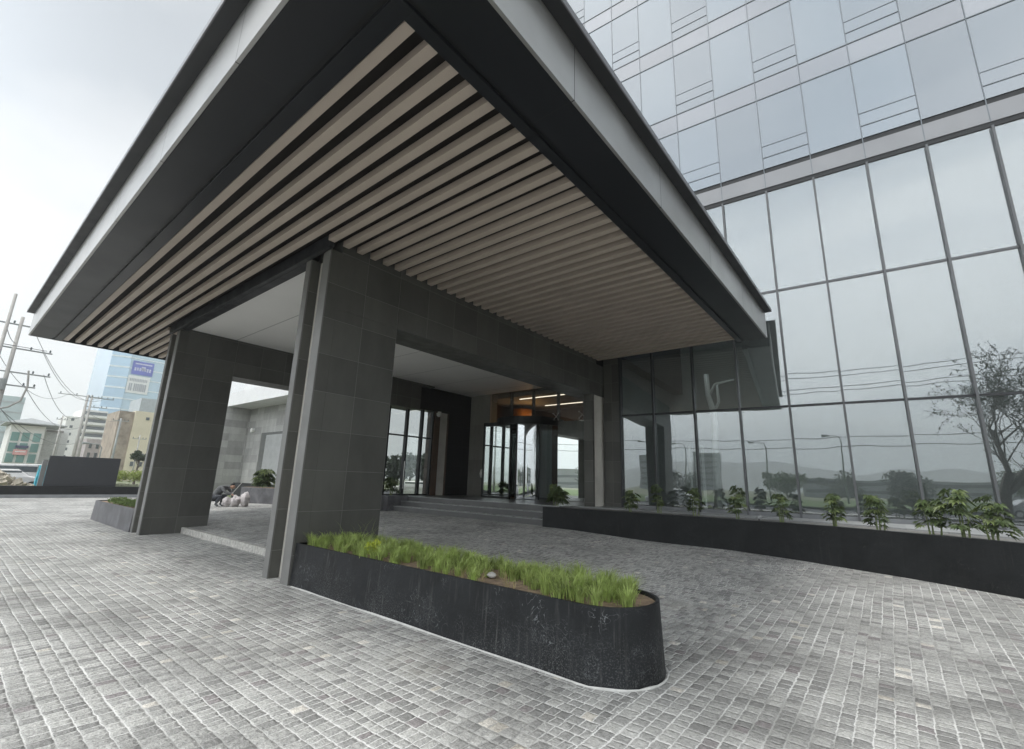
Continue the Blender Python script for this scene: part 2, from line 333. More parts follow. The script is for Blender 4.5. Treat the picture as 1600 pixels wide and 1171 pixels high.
# ------------------------------------------------------------------ mesh + object helpers
class MB:
    def __init__(s, xf=None): s.v = []; s.f = []; s.xf = xf; s.smooth = False
    def add(s, vs, fs):
        o = len(s.v)
        for q in vs:
            q = Vector(q); s.v.append(s.xf(q) if s.xf else q)
        s.f += [tuple(i+o for i in f) for f in fs]; return s
    def box(s, x0, x1, y0, y1, z0, z1):
        return s.add([(x0,y0,z0),(x1,y0,z0),(x1,y1,z0),(x0,y1,z0),(x0,y0,z1),(x1,y0,z1),(x1,y1,z1),(x0,y1,z1)],
                     [(0,3,2,1),(4,5,6,7),(0,1,5,4),(1,2,6,5),(2,3,7,6),(3,0,4,7)])
    def quad(s, a, b, c, d): return s.add([a, b, c, d], [(0, 1, 2, 3)])
    def tube(s, pts, rad, n=8, cap=True):
        pts = [Vector(p) for p in pts]; rads = rad if isinstance(rad, (list, tuple)) else [rad]*len(pts)
        vs = []; fs = []; up = None
        for i, p in enumerate(pts):
            t = (pts[min(i+1, len(pts)-1)] - pts[max(i-1, 0)]).normalized()
            if up is None: up = t.orthogonal().normalized()
            up = (up - t*up.dot(t))
            up = up.normalized() if up.length > 1e-6 else t.orthogonal().normalized()
            b = t.cross(up)
            for k in range(n):
                a = 2*math.pi*k/n; vs.append(p + (up*math.cos(a) + b*math.sin(a))*rads[i])
        for i in range(len(pts)-1):
            for k in range(n): fs.append((i*n+k, i*n+(k+1)%n, (i+1)*n+(k+1)%n, (i+1)*n+k))
        if cap: fs += [tuple(range(n))[::-1], tuple(range((len(pts)-1)*n, len(pts)*n))]
        return s.add(vs, fs)
    def prism(s, poly, z0, z1, top=True, bot=True):
        n = len(poly); z0s = z0 if isinstance(z0, (list, tuple)) else [z0]*n
        vs = [(x, y, z0s[i]) for i, (x, y) in enumerate(poly)] + [(x, y, z1) for x, y in poly]
        fs = [(i, (i+1)%n, n+(i+1)%n, n+i) for i in range(n)]
        if top: fs.append(tuple(range(n, 2*n)))
        if bot: fs.append(tuple(range(n))[::-1])
        return s.add(vs, fs)
    def lathe(s, prof, n=20, c=(0, 0, 0)):
        vs = []; fs = []
        for r, z in prof:
            for k in range(n):
                a = 2*math.pi*k/n; vs.append((c[0]+r*math.cos(a), c[1]+r*math.sin(a), c[2]+z))
        for i in range(len(prof)-1):
            for k in range(n): fs.append((i*n+k, i*n+(k+1)%n, (i+1)*n+(k+1)%n, (i+1)*n+k))
        fs += [tuple(range(n))[::-1], tuple(range((len(prof)-1)*n, len(prof)*n))]
        return s.add(vs, fs)

def wloc(o):
    v = Vector((0, 0, 0))
    while o is not None: v += Vector(o.location); o = o.parent
    return v
def obj(name, mb, mat, parent=None, bevel=0, smooth=False, label=None, local=False):
    me = bpy.data.meshes.new(name)
    off = Vector((0, 0, 0)) if local else wloc(parent)
    me.from_pydata([v-off for v in mb.v], [], mb.f); me.update()
    if isinstance(mat, (list, tuple)):
        for q in mat: me.materials.append(q)
    else: me.materials.append(mat)
    if smooth:
        for p in me.polygons: p.use_smooth = True
    o = bpy.data.objects.new(name, me); C.objects.link(o)
    if parent is not None: o.parent = parent
    if bevel:
        b = o.modifiers.new('bevel', 'BEVEL'); b.width = bevel; b.segments = 2; b.limit_method = 'ANGLE'
    if label: o['label'] = label
    return o
def tag(o, label, cat, group=None, kind=None):
    o['label'] = label; o['category'] = cat
    if group: o['group'] = group
    if kind: o['kind'] = kind
    return o
def thing(name, label, cat, loc=(0, 0, 0), group=None):
    o = bpy.data.objects.new(name, None); C.objects.link(o); o.location = loc; o.empty_display_size = .2
    return tag(o, label, cat, group)
def struct(name, mb, mat, bevel=0):
    o = obj(name, mb, mat, bevel=bevel); o['kind'] = 'structure'; return o
def copy_tree(o, parent=None):
    c = o.copy(); C.objects.link(c); c.parent = parent
    for ch in list(o.children): copy_tree(ch, c)
    return c

# ------------------------------------------------------------------ terrain
def sstep(t): t = max(0, min(1, t)); return t*t*(3-2*t)
def g(x, y):
    if y <= 4.6: return 0.
    L = .13 + (y-4.6)*.0441
    s = .047 if x < -3 else (.047 - (x+3)/2*.0118 if x < -1 else max(.0, .0352 - (x+1)*.0012))
    Rr = (y-4.6)*s*min(1, .35+(y-4.6)/4*.65) if y < 8.6 else (y-4.6)*s
    t = sstep((x+7.6)/3.4)
    v = L*(1-t) + Rr*t
    if x < -20.9: v *= sstep((y-4.6)/2.4)
    if x < -23.5: v = v*(1-sstep((-23.5-x)/6))
    return v
def sheet(xs, ys, zf):
    mb = MB(); vs = [(x, y, zf(x, y)) for y in ys for x in xs]; n = len(xs)
    fs = [(j*n+i, j*n+i+1, (j+1)*n+i+1, (j+1)*n+i) for j in range(len(ys)-1) for i in range(n-1)]
    return mb.add(vs, fs)
def fr(a, b, st):
    n = max(1, round((b-a)/st)); return [a+(b-a)*i/n for i in range(n+1)]
mb = sheet([-36.2, 34], [-11, 4.6], lambda x, y: 0)
xs = fr(-36.2, 34, .45); ys = fr(4.6, 13.2, .3)
m2 = sheet(xs, ys, lambda x, y: g(x, max(y, 4.6001))); mb.add(m2.v, m2.f)
struct('pavement', mb, m_setts)
mb = MB(); kx = fr(-20.7, -7.5, .6)
for a, b in zip(kx[:-1], kx[1:]): mb.box(a+.004, b-.004, 4.585, 4.70, -.02, .142)
struct('kerb', mb, m_kerb, .008)

Mx = Mat('dusty ground'); px = Mx.pos()
c = Mx.mix(Mx.rng(Mx.noise(px, .02, 6, .6), .4, .6), (.30, .28, .24), (.10, .14, .06))
c = Mx.mix(Mx.rng(Mx.noise(px, .5, 6, .7), .4, .62), c, (.17, .19, .09))
m_ground = Mx.done(Mx.pbsdf(c, .95))
mb = MB(); mb.quad((-2400, -2400, -.06), (2400, -2400, -.06), (2400, 2400, -.06), (-2400, 2400, -.06))
struct('ground', mb, m_ground)
m_asph = plain('asphalt', (.075, .075, .078), .85, 0, .2, .8, .004, 120)
mb = MB(); mb.box(-400, 400, -27, -14.5, -.05, -.03)
struct('road', mb, m_asph)
mb = MB(); mb.box(-58, -40.5, -14.4, 260, -.05, -.03)
struct('road', mb, m_asph)
mb = MB(); mb.box(-400, 400, -14.4, -11.1, -.05, .12)
struct('pavement', mb, m_conc, .01)
M_p = plain('white road paint', (.7, .7, .68), .7)
mb = MB()
for i in range(-30, 30): mb.box(i*9, i*9+3, -20.9, -20.75, -.029, -.024)
struct('road_markings', mb, M_p)
# lawn strip beyond the road behind the camera
mb = sheet(fr(-220, 220, 8), fr(-75, -28, 4), lambda x, y: .25*math.sin(x*.05)+.2)
struct('verge', mb, plain('mown verge', (.10, .15, .045), .95, 0, .4, .3))
# hills far behind the camera (mirrored in the glass)
def ridge(y0, h, seed, x0=-2600, x1=2600):
    rr = random.Random(seed); ph = [rr.uniform(0, 6.28) for _ in range(8)]
    mb = MB(); xs = fr(x0, x1, 30); vs = []; fs = []
    for i, x in enumerate(xs):
        hh = h*(.55 + .25*math.sin(x/410+ph[0]) + .15*math.sin(x/170+ph[1]) + .06*math.sin(x/60+ph[2]) + .03*math.sin(x/25+ph[3]))
        vs += [(x, y0, -1), (x, y0-120, hh*.55), (x, y0-260, hh), (x, y0-700, -1)]
    for i in range(len(xs)-1):
        for k in range(3): fs.append((i*4+k, i*4+k+1, (i+1)*4+k+1, (i+1)*4+k))
    return mb.add(vs, fs)
struct('hills', ridge(-1500, 105, 3), plain('distant grey hills', (.14, .155, .16), 1, 0, .2, .004))

# ------------------------------------------------------------------ entrance canopy (porte-cochere)
ZS = 5.6
can = thing('entrance_canopy', 'large dark flat-roofed entrance canopy with slatted underside on tiled stone columns', 'canopy', (-11.3, 7.3, 0))
X0, X1, Y0, Y1 = -20.4, -2.16, 1.12, 13.5
ZT = 6.31
def ring(mb, o, i, z0, z1):   # rectangular ring between outer and inner rectangles
    (a, b, c_, d_), (e_, f_, g_, h_) = o, i
    mb.box(a, b, c_, g_, z0, z1); mb.box(a, e_, g_, h_, z0, z1); mb.box(f_, b, g_, h_, z0, z1)
    if d_ > h_: mb.box(a, b, h_, d_, z0, z1)
    return mb
IX0, IX1, IY0 = -20.28, -2.92, 1.9
# fascia: front, right side, left end
mb = MB(); mb.box(X0, X1, Y0, Y0+.04, ZS, ZT); obj('fascia', mb, m_fascia, can, .002)
mb = MB(); mb.box(X1-.04, X1, Y0+.042, Y1, ZS, ZT); obj('fascia', mb, m_fascia, can, .002)
mb = MB(); mb.box(X0, X0+.04, Y0+.042, Y1, ZS+.0, ZT); obj('fascia', mb, m_lip, can)
# roof slab with overhanging lip
mb = MB(); mb.box(X0-.02, X1+.15, Y0-.15, Y1, ZT+.003, ZT+.06); obj('roof_edge', mb, m_lip, can, .004)
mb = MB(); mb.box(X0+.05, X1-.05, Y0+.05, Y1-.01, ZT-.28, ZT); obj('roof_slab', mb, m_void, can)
mb = MB()
mb.box(X0-.02, X1+.165, Y0-.165, Y0-.152, ZT+.0, ZT+.085); mb.box(X1+.152, X1+.165, Y0-.15, Y1, ZT+.0, ZT+.085)
obj('edge_trim', mb, plain('light edge trim', (.22, .22, .23), .4, .6, .08, 3), can)
# soffit border: outer board, dark reveal, inner trim
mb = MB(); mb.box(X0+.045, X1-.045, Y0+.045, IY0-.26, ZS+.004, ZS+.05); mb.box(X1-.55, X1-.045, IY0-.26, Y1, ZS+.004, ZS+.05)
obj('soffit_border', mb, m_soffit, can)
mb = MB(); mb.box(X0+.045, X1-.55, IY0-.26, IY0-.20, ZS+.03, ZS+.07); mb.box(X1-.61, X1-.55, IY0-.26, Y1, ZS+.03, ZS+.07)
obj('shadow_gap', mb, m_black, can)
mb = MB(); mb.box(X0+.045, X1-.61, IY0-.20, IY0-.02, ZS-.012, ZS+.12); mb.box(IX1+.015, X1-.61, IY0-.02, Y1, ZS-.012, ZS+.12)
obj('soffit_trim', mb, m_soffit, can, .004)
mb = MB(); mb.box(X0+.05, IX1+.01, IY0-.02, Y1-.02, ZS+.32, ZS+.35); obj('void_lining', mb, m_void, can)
# slats
mb = MB(); y = IY0+.0; i = 0
while y < Y1-.15:
    if y+.12 < 3.66: mb.box(IX0+.03, IX1, y, y+.12, ZS+.02, ZS+.125)
    else:
        mb.box(-7.16, IX1, y, y+.12, ZS+.02, ZS+.125); mb.box(IX0+.03, -15.97, y, y+.12, ZS+.02, ZS+.125)
    y += .2815
obj('slat_ceiling', mb, m_slat, can, .003)
# portal frames on each side: front column with a groove, side beam, rear column
def frame(xo, xi, label):
    """xo = outer face (towards +X for the near frame), xi = other face"""
    a, b = min(xo, xi), max(xo, xi)
    # front leg
    leg = MB()
    leg.box(a, a+.17, 3.68, 3.90, -.02, 5.50); leg.box(b-.24, b, 3.68, 3.90, -.02, 5.50); leg.box(a, b, 3.90, 5.2, -.02, 4.448)
    leg.box(a, b, 3.90, 5.2, 4.45, 5.50)
    col = obj('column', leg, m_tile, can, .004, label=label)
    gm = MB(); gm.box(a+.172, b-.242, 3.86, 3.897, -.02, 5.48); obj('groove_panel', gm, m_groove, col)
    gm = MB(); gm.box(a+.002, a+.168, 3.672, 3.678, 0, 5.48); gm.box(b-.238, b-.002, 3.672, 3.678, 0, 5.48); obj('front_panel', gm, m_edge, col)
    bm_ = MB(); bm_.box(a, b, 5.203, 12.46, 4.45, 5.50); bm_.box(a-.0, b+.0, 3.9, 13.2, 5.503, ZS+.17)
    obj('side_beam', bm_, m_tile, can, .004)
    return col
frame(-7.18, -8.03, 'near dark tiled column rising from the grass planter')
frame(-15.1, -15.95, 'far dark tiled column at the left end of the canopy')
mb = MB(); mb.box(-15.1, -8.03, 3.72, 3.9, 5.53, ZS+.17); mb.box(-15.95, -7.18, 3.63, 3.71, 5.53, ZS+.17)
obj('front_beam', mb, m_lip, can, .004)
mb = MB(); mb.box(-15.098, -8.032, 3.902, 15.8, 5.57, 5.62); mb.box(-15.96, -15.1, 12.5, 16.0, 5.565, 5.8); obj('ceiling_panel', mb, m_ceil, can)
# near rear leg
mb = MB(); mb.box(-8.03, -7.18, 12.463, 13.75, 4.45, 5.50); mb.box(-7.50, -7.18, 12.92, 13.02, .9, 4.448); mb.box(-7.50, -7.24, 13.02, 13.75, .9, 4.448); obj('rear_column', mb, m_tile, can, .004)
mb = MB(); mb.box(-7.238, -7.2, 13.025, 13.72, .93, 4.445); obj('pale_panel', mb, m_groove, can)

# ------------------------------------------------------------------ hotel building
AF = .0699; DF = 13.75
T = Vector((math.cos(AF), math.sin(AF), 0)); FNv = Vector((-math.sin(AF), math.cos(AF), 0))
FS = 1.022   # facade set a hand's breadth behind the canopy's end
def fx(q): return Vector((0, 0, 1.6)) + (T*q.x + FNv*(DF-q.y) + Vector((0, 0, q.z-1.6)))*FS     # (u, outward w, z)
def FB(): return MB(fx)
hot = thing('hotel_building', 'tall hotel with mirrored glass curtain wall beside the entrance canopy', 'building', tuple(fx(Vector((0, 0, 0)))))
U = [-5.45, -4.41, -3.23, -2.05, -.88, .265, 1.435, 2.61, 3.765, 4.935, 6.1]
UX = [6.1+1.17*i for i in range(1, 11)]
Z0 = 1.056
ROWS = [(Z0, 3.73), (3.73, 6.94), (6.94, 10.0)]
for i in range(len(U)-1):
    for j, (za, zb_) in enumerate(ROWS):
        b = FB(); t1 = random.uniform(-.0012, .0012); t2 = random.uniform(-.0012, .0012); a0, a1 = U[i]+.02, U[i+1]-.02
        b.add([(a0, t1, za+.02), (a1, -t1, za+.02), (a1, -t1+t2, zb_-.02), (a0, t1+t2, zb_-.02), (a0, t1-.02, za+.02), (a1, -t1-.02, za+.02), (a1, -t1+t2-.02, zb_-.02), (a0, t1+t2-.02, zb_-.02)],
              [(0, 3, 2, 1), (4, 5, 6, 7), (0, 1, 5, 4), (1, 2, 6, 5), (2, 3, 7, 6), (3, 0, 4, 7)])
        obj('lobby_window', b, m_lobbyglass, hot)
for u in U:
    b = FB(); b.box(u-.024, u+.024, -.1, .10, Z0-.1, 9.99); obj('mullion', b, m_alu if u > -1 else m_aludark if u < -3 else m_alu, hot, .003)
for z in (3.73, 6.94):
    b = FB(); b.box(U[0], UX[-1], -.06, .022, z-.028, z+.028); obj('transom', b, m_alu if z > 5 else m_aludark, hot)
b = FB(); b.box(U[0], UX[-1], -.10, .05, Z0-.11, Z0-.004); obj('window_sill', b, plain('sill metal', (.2, .21, .22), .45, .5), hot, .003)
b = FB(); b.box(-6.05, UX[-1], -.08, .012, 10.0, 10.13); obj('dark_band', b, m_black, hot)
b = FB(); b.box(-6.05, UX[-1], -.08, -.0, 10.60, 10.745); obj('dark_band', b, m_black, hot)
for i in range(len(U)-1):
    b = FB(); b.box(U[i]+.008, U[i+1]-.008, -.05, .03, 10.13, 10.60); obj('band_panel', b, plain('band panel', (.235, .24, .25), .35, .3, .05, 1) if i == 0 else bpy.data.materials['band panel'], hot)
b = FB(); b.box(UX[0]-1.17, UX[-1], -.05, .03, 10.13, 10.60); o = obj('outer_band_panel', b, bpy.data.materials['band panel'], hot)
# upper storeys
FL = []; z = 10.745
for k in range(7): FL.append((z, z+2.40, z+3.08)); z += 3.075
ZTOP = z
def pane(name, a0, a1, z0, z1, mat, t=.0008):
    b = FB(); q = random.uniform(-t, t); r_ = random.uniform(-t, t)
    b.add([(a0, q+.02, z0), (a1, -q+.02, z0), (a1, r_-q+.02, z1), (a0, r_+q+.02, z1), (a0, -.04, z0), (a1, -.04, z0), (a1, -.04, z1), (a0, -.04, z1)],
          [(0, 3, 2, 1), (4, 5, 6, 7), (0, 1, 5, 4), (1, 2, 6, 5), (2, 3, 7, 6), (3, 0, 4, 7)])
    return obj(name, b, mat, hot)
for i in range(len(U)-1):
    for k, (za, zb_, zc) in enumerate(FL[:5]):
        pz = pane('window', U[i]+.012, U[i+1]-.012, za+.012, zb_-.012, m_upglass)
        pane('spandrel_panel', U[i]+.012, U[i+1]-.012, zb_+.012, zc-.008, m_span)
        if i % 2 == (0 if True else 1):
            b = FB(); b.box(U[i]+.012, U[i+1]-.012, .018, .035, za+.360, za+.379); b.box(U[i]+.012, U[i+1]-.012, .018, .03, za+.748, za+.765)
            obj('vent_frame', b, m_linedark, pz)
ULx = [-5.45-1.17*i for i in range(8)]
for i in range(7):
    for k, (za, zb_, zc) in enumerate(FL[:5]):
        pz = pane('window', ULx[i+1]+.012, ULx[i]-.012, za+.012, zb_-.012, m_upglass)
        pane('spandrel_panel', ULx[i+1]+.012, ULx[i]-.012, zb_+.012, zc-.008, m_span)
        if i % 2 == 1:
            b = FB(); b.box(ULx[i+1]+.012, ULx[i]-.012, .018, .035, za+.360, za+.379); b.box(ULx[i+1]+.012, ULx[i]-.012, .018, .03, za+.748, za+.765)
            obj('vent_frame', b, m_linedark, pz)
for u in ULx[1:]: b = FB(); b.box(u-.010, u+.010, -.03, .034, 10.12, ZTOP); obj('joint_strip', b, m_linedark, hot)
# the storeys and bays outside the picture, in one mesh each
b = FB(); s_ = FB()
for k, (za, zb_, zc) in enumerate(FL):
    cols_ = [(U[-1], UX[0])] + list(zip(UX[:-1], UX[1:]))
    if k >= 5: cols_ = list(zip(U[:-1], U[1:])) + cols_
    for a0, a1 in cols_: b.box(a0+.012, a1-.012, -.04, .02, za+.012, zb_-.012); s_.box(a0+.012, a1-.012, -.04, .02, zb_+.012, zc-.008)
for a0, a1 in [(U[-1], UX[0])]+list(zip(UX[:-1], UX[1:])):
    for za, zb_ in ROWS: b.box(a0+.02, a1-.02, -.02, .0, za+.02, zb_-.02)
o = obj('outer_window', b, m_upglass, hot); o['kind'] = 'stuff'
o = obj('outer_spandrel_panel', s_, m_span, hot); o['kind'] = 'stuff'
b = FB()
for u in UX: b.box(u-.024, u+.024, -.1, .10, Z0-.1, 9.99)
for u in UX: b.box(u-.011, u+.011, -.03, .032, 10.745, ZTOP)
o = obj('outer_mullion', b, m_alu, hot); o['kind'] = 'stuff'
for u in U: b = FB(); b.box(u-.010, u+.010, -.03, .034, 10.12, ZTOP); obj('joint_strip', b, m_linedark, hot)
for za, zb_, zc in FL:
    for z_ in (zb_, zc-.002) if zc < ZTOP-.1 else (zb_,):
        b = FB(); b.box(-13.64, UX[-1], -.03, .038, z_-.013, z_+.013); obj('floor_line', b, m_linedark, hot)
# body behind the glass
b = FB(); b.box(-6.05, UX[-1], -14, -.085, 10.05, ZTOP+.6); b.box(-14, -5.47, -13, -.09, 5.72, ZTOP+.6)
b.box(UX[-1]-.02, UX[-1]+.3, -14, .0, -.05, 10.04)
obj('structural_core', b, plain('dark backing', (.05, .055, .06), .8), hot)
b = FB(); b.box(-6.02, -5.49, -.14, .03, .9, 5.72); obj('end_wall', b, m_tile, hot)
b = FB(); b.box(-14, -5.49, -.09, .0, 5.72, 10.0); obj('cladding_wall', b, m_tile_black, hot)
# lobby interior
b = FB(); b.box(-5.9, UX[-1]-.05, -7.5, -.12, .86, .945); obj('lobby_floor', b, m_lobfloor, hot)
b = FB(); b.box(-5.9, UX[-1]-.05, -7.6, -7.5, .945, 10.0); b.box(-5.98, -5.9, -7.6, -.16, .945, 10.0); obj('lobby_wall', b, m_lobwall, hot)
# entrance recess
YD = 15.85
b = MB(); b.box(-15.43, -14.2, YD, YD+.5, .9, 5.62); obj('stone_pier', b, m_tile_gray, hot, .004)
b = MB(); b.box(-15.95, -15.432, 14.45, YD+.5, .9, 5.56); b.box(-15.95, -15.432, 10.6, 14.45, 4.55, 5.56); obj('side_wall', b, m_tile_black, hot)
b = MB(); b.box(-15.9, -15.5, 13.95, 14.4, .9, 4.548); obj('pale_panel', b, m_groove, hot)
b = MB(); b.box(-15.95, -15.44, 13.62, 13.93, .9, 4.548); b.box(-15.93, -15.44, 14.402, 14.448, .9, 4.548); obj('side_pier', b, m_brown, hot)
ys_ = [10.6, 11.25, 12.2, 13.0, 13.6]
for a, c_ in zip(ys_[:-1], ys_[1:]):
    b = MB(); b.box(-15.60, -15.585, a+.03, c_-.03, .98, 4.5); obj('side_window', b, m_clear, hot)
for y in ys_:
    b = MB(); b.box(-15.66, -15.50, y-.05, y+.05, .95, 4.548); obj('window_post', b, m_black, hot, .003)
b = MB(); b.box(-15.62, -15.56, 10.6, 13.6, 3.32, 3.38); b.box(-15.63, -15.55, 10.6, 13.6, .94, 1.0); obj('window_rail', b, m_black, hot)
b = MB(); b.tube([(-15.42, 12.12, 1.2), (-15.42, 12.12, 2.3)], .018); obj('door_handle', b, m_chrome, hot)
gx = [-14.2, -13.08, -11.85, -10.55, -9.3, -8.05]
for a, c_ in zip(gx[:-1], gx[1:]):
    b = MB(); b.box(a+.008, c_-.008, YD+.10, YD+.115, 4.11, 5.60); obj('entrance_window', b, m_clear, hot)
for a, c_ in ((-14.2, -13.62), (-10.5, -9.3), (-9.3, -8.05)):
    b = MB(); b.box(a+.01, c_-.01, YD+.10, YD+.115, .96, 4.1); obj('entrance_window', b, m_doorglass, hot)
for x in gx[1:-1]:
    b = MB(); b.box(x-.012, x+.012, YD+.12, YD+.34, 4.2 if -13.6 < x < -10.5 else .96, 5.6); obj('glass_fin', b, m_aludark, hot)
for x in (-13.08, -10.55, -9.3):
    b = MB()
    for sx in (-1, 1):
        for sz in (-1, 1):
            b.tube([(x, YD+.06, 4.3), (x+sx*.13, YD+.04, 4.3+sz*.13)], .018, 6); b.tube([(x+sx*.13, YD+.02, 4.3+sz*.13), (x+sx*.13, YD+.1, 4.3+sz*.13)], .035, 8)
    obj('spider_fitting', b, m_chrome, hot)
# revolving door
rc = (-12.1, YD+.35); RR_ = 1.45
rev = MB(); rev.lathe([(RR_, 0), (RR_+.02, .0), (RR_+.02, .32), (RR_, .32)], 40, (rc[0], rc[1], 3.95))
rv = obj('revolving_door', rev, m_black, hot)
def arc(a0, a1, z0, z1, r, n=14):
    mb = MB(); vs = []
    for i in range(n+1):
        a = R(a0+(a1-a0)*i/n)
        for rr in (r, r-.015):
            for z in (z0, z1): vs.append((rc[0]+rr*math.cos(a), rc[1]+rr*math.sin(a), z))
    fs = []
    for i in range(n):
        o_ = i*4; fs += [(o_, o_+4, o_+5, o_+1), (o_+2, o_+3, o_+7, o_+6)]
    return mb.add(vs, fs)
obj('curved_glass', arc(-75, 10, .97, 3.94, RR_), m_drum, rv, smooth=True)
obj('curved_glass', arc(165, 200, .97, 3.94, RR_), m_doorglass, rv, smooth=True)
for a in (-75, -38, 5, 200, 240):
    b = MB(); b.tube([(rc[0]+RR_*math.cos(R(a)), rc[1]+RR_*math.sin(R(a)), .95), (rc[0]+RR_*math.cos(R(a)), rc[1]+RR_*math.sin(R(a)), 3.95)], .035 if a in (-75, 240, 5) else .02, 8); obj('door_post', b, m_black, rv)
for a in (15, 105, 195, 285):
    b = MB(); ca, sa = math.cos(R(a)), math.sin(R(a))
    def lx(q, ca=ca, sa=sa): return Vector((rc[0]+q.x*ca-q.y*sa, rc[1]+q.x*sa+q.y*ca, q.z))
    b = MB(lx); b.box(.06, 1.36, -.006, .006, 1.05, 3.85); obj('door_leaf', b, m_doorglass, rv)
    b = MB(lx); b.box(1.34, 1.40, -.03, .03, .97, 3.93); b.box(.04, 1.4, -.025, .025, .97, 1.06); b.box(.04, 1.4, -.025, .025, 3.84, 3.93); obj('leaf_frame', b, m_black, rv)
b = MB(); b.tube([(rc[0], rc[1], .95), (rc[0], rc[1], 3.95)], .05, 10); obj('centre_post', b, m_black, rv)
# sliding flat panel left of the drum
b = MB(); b.box(-13.60, -12.14, YD-.95, YD-.93, 1.02, 3.92)
obj('front_glass', b, m_doorglass, rv)
b = MB(); b.box(-13.64, -13.56, YD-.98, YD-.90, .95, 4.0); b.box(-12.16, -12.10, YD-.98, YD-.90, .95, 4.0); b.box(-13.64, -12.10, YD-.98, YD-.90, 3.92, 4.08); b.box(-13.64, -12.10, YD-.98, YD-.90, .95, 1.02); obj('front_frame', b, m_black, rv)
b = MB(); b.box(-13.62, -13.58, YD-.93, YD+.3, .97, 4.0); obj('side_glass', b, m_doorglass, rv)
# vestibule
b = MB(); b.box(-15.4, -8.1, YD+.5, 23, .87, .945); obj('vestibule_floor', b, m_lobfloor, hot)
b = MB(); b.box(-15.4, -8.1, YD+.52, 23, 5.45, 5.6); obj('vestibule_ceiling', b, plain('taupe ceiling', (.34, .32, .28), .7), hot)
b = MB(); b.box(-15.5, -15.4, YD+.52, 23, .9, 5.45); b.box(-8.1, -8.0, YD+.2, 23, .9, 5.45); b.box(-15.4, -8.1, 22.9, 23, .95, 5.45); b.box(-15.3, -8.2, 20.4, 20.6, 4.3, 5.45); obj('vestibule_wall', b, m_brown, hot)
for y in (16.9, 19.0):
    b = MB(); b.box(-13.3, -8.3, y, y+.10, 5.43, 5.448); obj('ceiling_light', b, m_lightstrip, hot)
for x in (-8.9, -8.5): 
    b = MB(); b.box(x, x+.05, YD+.9, YD+.98, .95, 4.6); obj('bronze_post', b, m_copper, hot)
lamp = thing('pendant_lamp', 'round copper pendant lamp glowing amber inside the entrance hall', 'lamp', (-14.4, 18.6, 4.4))
b = MB(); b.lathe([(.55, 0), (.62, .1), (.62, .75), (.5, .85)], 24, (-14.4, 18.6, 4.4)); obj('lamp_shade', b, m_copper, lamp, smooth=True)
b = MB(); b.lathe([(.3, 0), (.5, -.012)], 20, (-14.4, 18.6, 4.398)); obj('lamp_disc', b, m_bulb, lamp)
b = MB(); b.tube([(-14.4, 18.6, 5.2), (-14.4, 18.6, 5.44)], .02, 6); obj('lamp_cord', b, m_black, lamp)
lp = bpy.data.lights.new('lamp_light', 'POINT'); lp.energy = 14; lp.color = (1, .55, .2); lp.shadow_soft_size = .3
lo = bpy.data.objects.new('lamp_light', lp); C.objects.link(lo); lo.parent = lamp; lo.location = (.9, -.6, .2)

# ------------------------------------------------------------------ terrace, steps, planter walls
mb = MB(); mb.prism([(-15.0, 11.95), (-7.7, 11.95), (-7.7, 13.6), (-7.18, 13.6), (-7.0, 13.25), (26, 15.6), (26, 17.2), (-8, 15), (-8, 16.4), (-16.2, 16.4), (-16.2, 10.5), (-15.0, 10.5)], -.05, .94)
struct('terrace', mb, m_step)
st = thing('entrance_steps', 'three wide dark stone steps up to the hotel doors', 'steps', (-11.2, 11.3, .3))
for k in range(3):
    z1 = .42+.177*(k+1); y0 = 11.22+.34*k
    b = MB(); b.box(-14.72, -7.78, y0, y0+.34 if k < 2 else 12.0, .2, z1-.022); s1 = obj('step', b, m_step, st)
    b = MB(); b.box(-14.72, -7.775, y0-.012, y0+.34 if k < 2 else 12.3, z1-.02, z1+.002); obj('tread', b, m_stepedge if False else plain('step tread', (.30, .31, .31), .3, 0, .12, 4) if k == 0 else bpy.data.materials['step tread'], s1, .003)
ck = thing('stair_planter', 'small grey planter box at the left end of the entrance steps', 'planter', (-15.4, 11.2, .3))
b = MB(); b.box(-16.1, -14.74, 10.95, 11.9, .2, .96); obj('box', b, m_planter3, ck, .006)
# terrace surface strip between the planting bed and the glass
WL = [(-7.76, 11.05), (-6.0, 11.14), (-4.4, 11.2), (-2.8, 11.22), (-1.6, 11.2), (-.9, 11.08), (0, 10.80), (.8, 10.46), (1.5, 10.14), (2.6, 9.55), (4, 8.6), (6, 6.9), (9, 4.2), (11, 2.2)]
def offs(pl_, dd):
    o_ = []
    for i, p_ in enumerate(pl_):
        a = Vector(pl_[max(i-1, 0)]); b_ = Vector(pl_[min(i+1, len(pl_)-1)]); t_ = (b_-a).normalized(); o_.append((p_[0]-t_.y*dd, p_[1]+t_.x*dd))
    return o_
lw_ = thing('retaining_wall', 'long curving black wall holding the plant bed below the glass', 'wall', (-3, 11.2, 0))
inn = offs(WL, .16)
b = MB(); poly = WL + inn[::-1]; zb0 = [-.1]*len(poly); b.prism(poly, zb0, .955); obj('wall_face', b, m_planter2, lw_, .006)
mb = MB()
for i in range(len(WL)-1):
    a0, a1 = inn[i], inn[i+1]
    f0 = (a0[0], 13.93+(a0[0]+1)*.0701); f1 = (a1[0], 13.93+(a1[0]+1)*.0701)
    mid0 = (a0[0]+.0, min(f0[1]-.7, a0[1]+1.35)); mid1 = (a1[0], min(f1[1]-.7, a1[1]+1.35))
    mb.quad((*a0, .915), (*a1, .915), (*mid1, .915), (*mid0, .915))
soil = struct('plant_bed', mb, plain('grey gravel bed', (.20, .20, .19), .95, 0, .35, 25, .01, 60))
mb = MB()
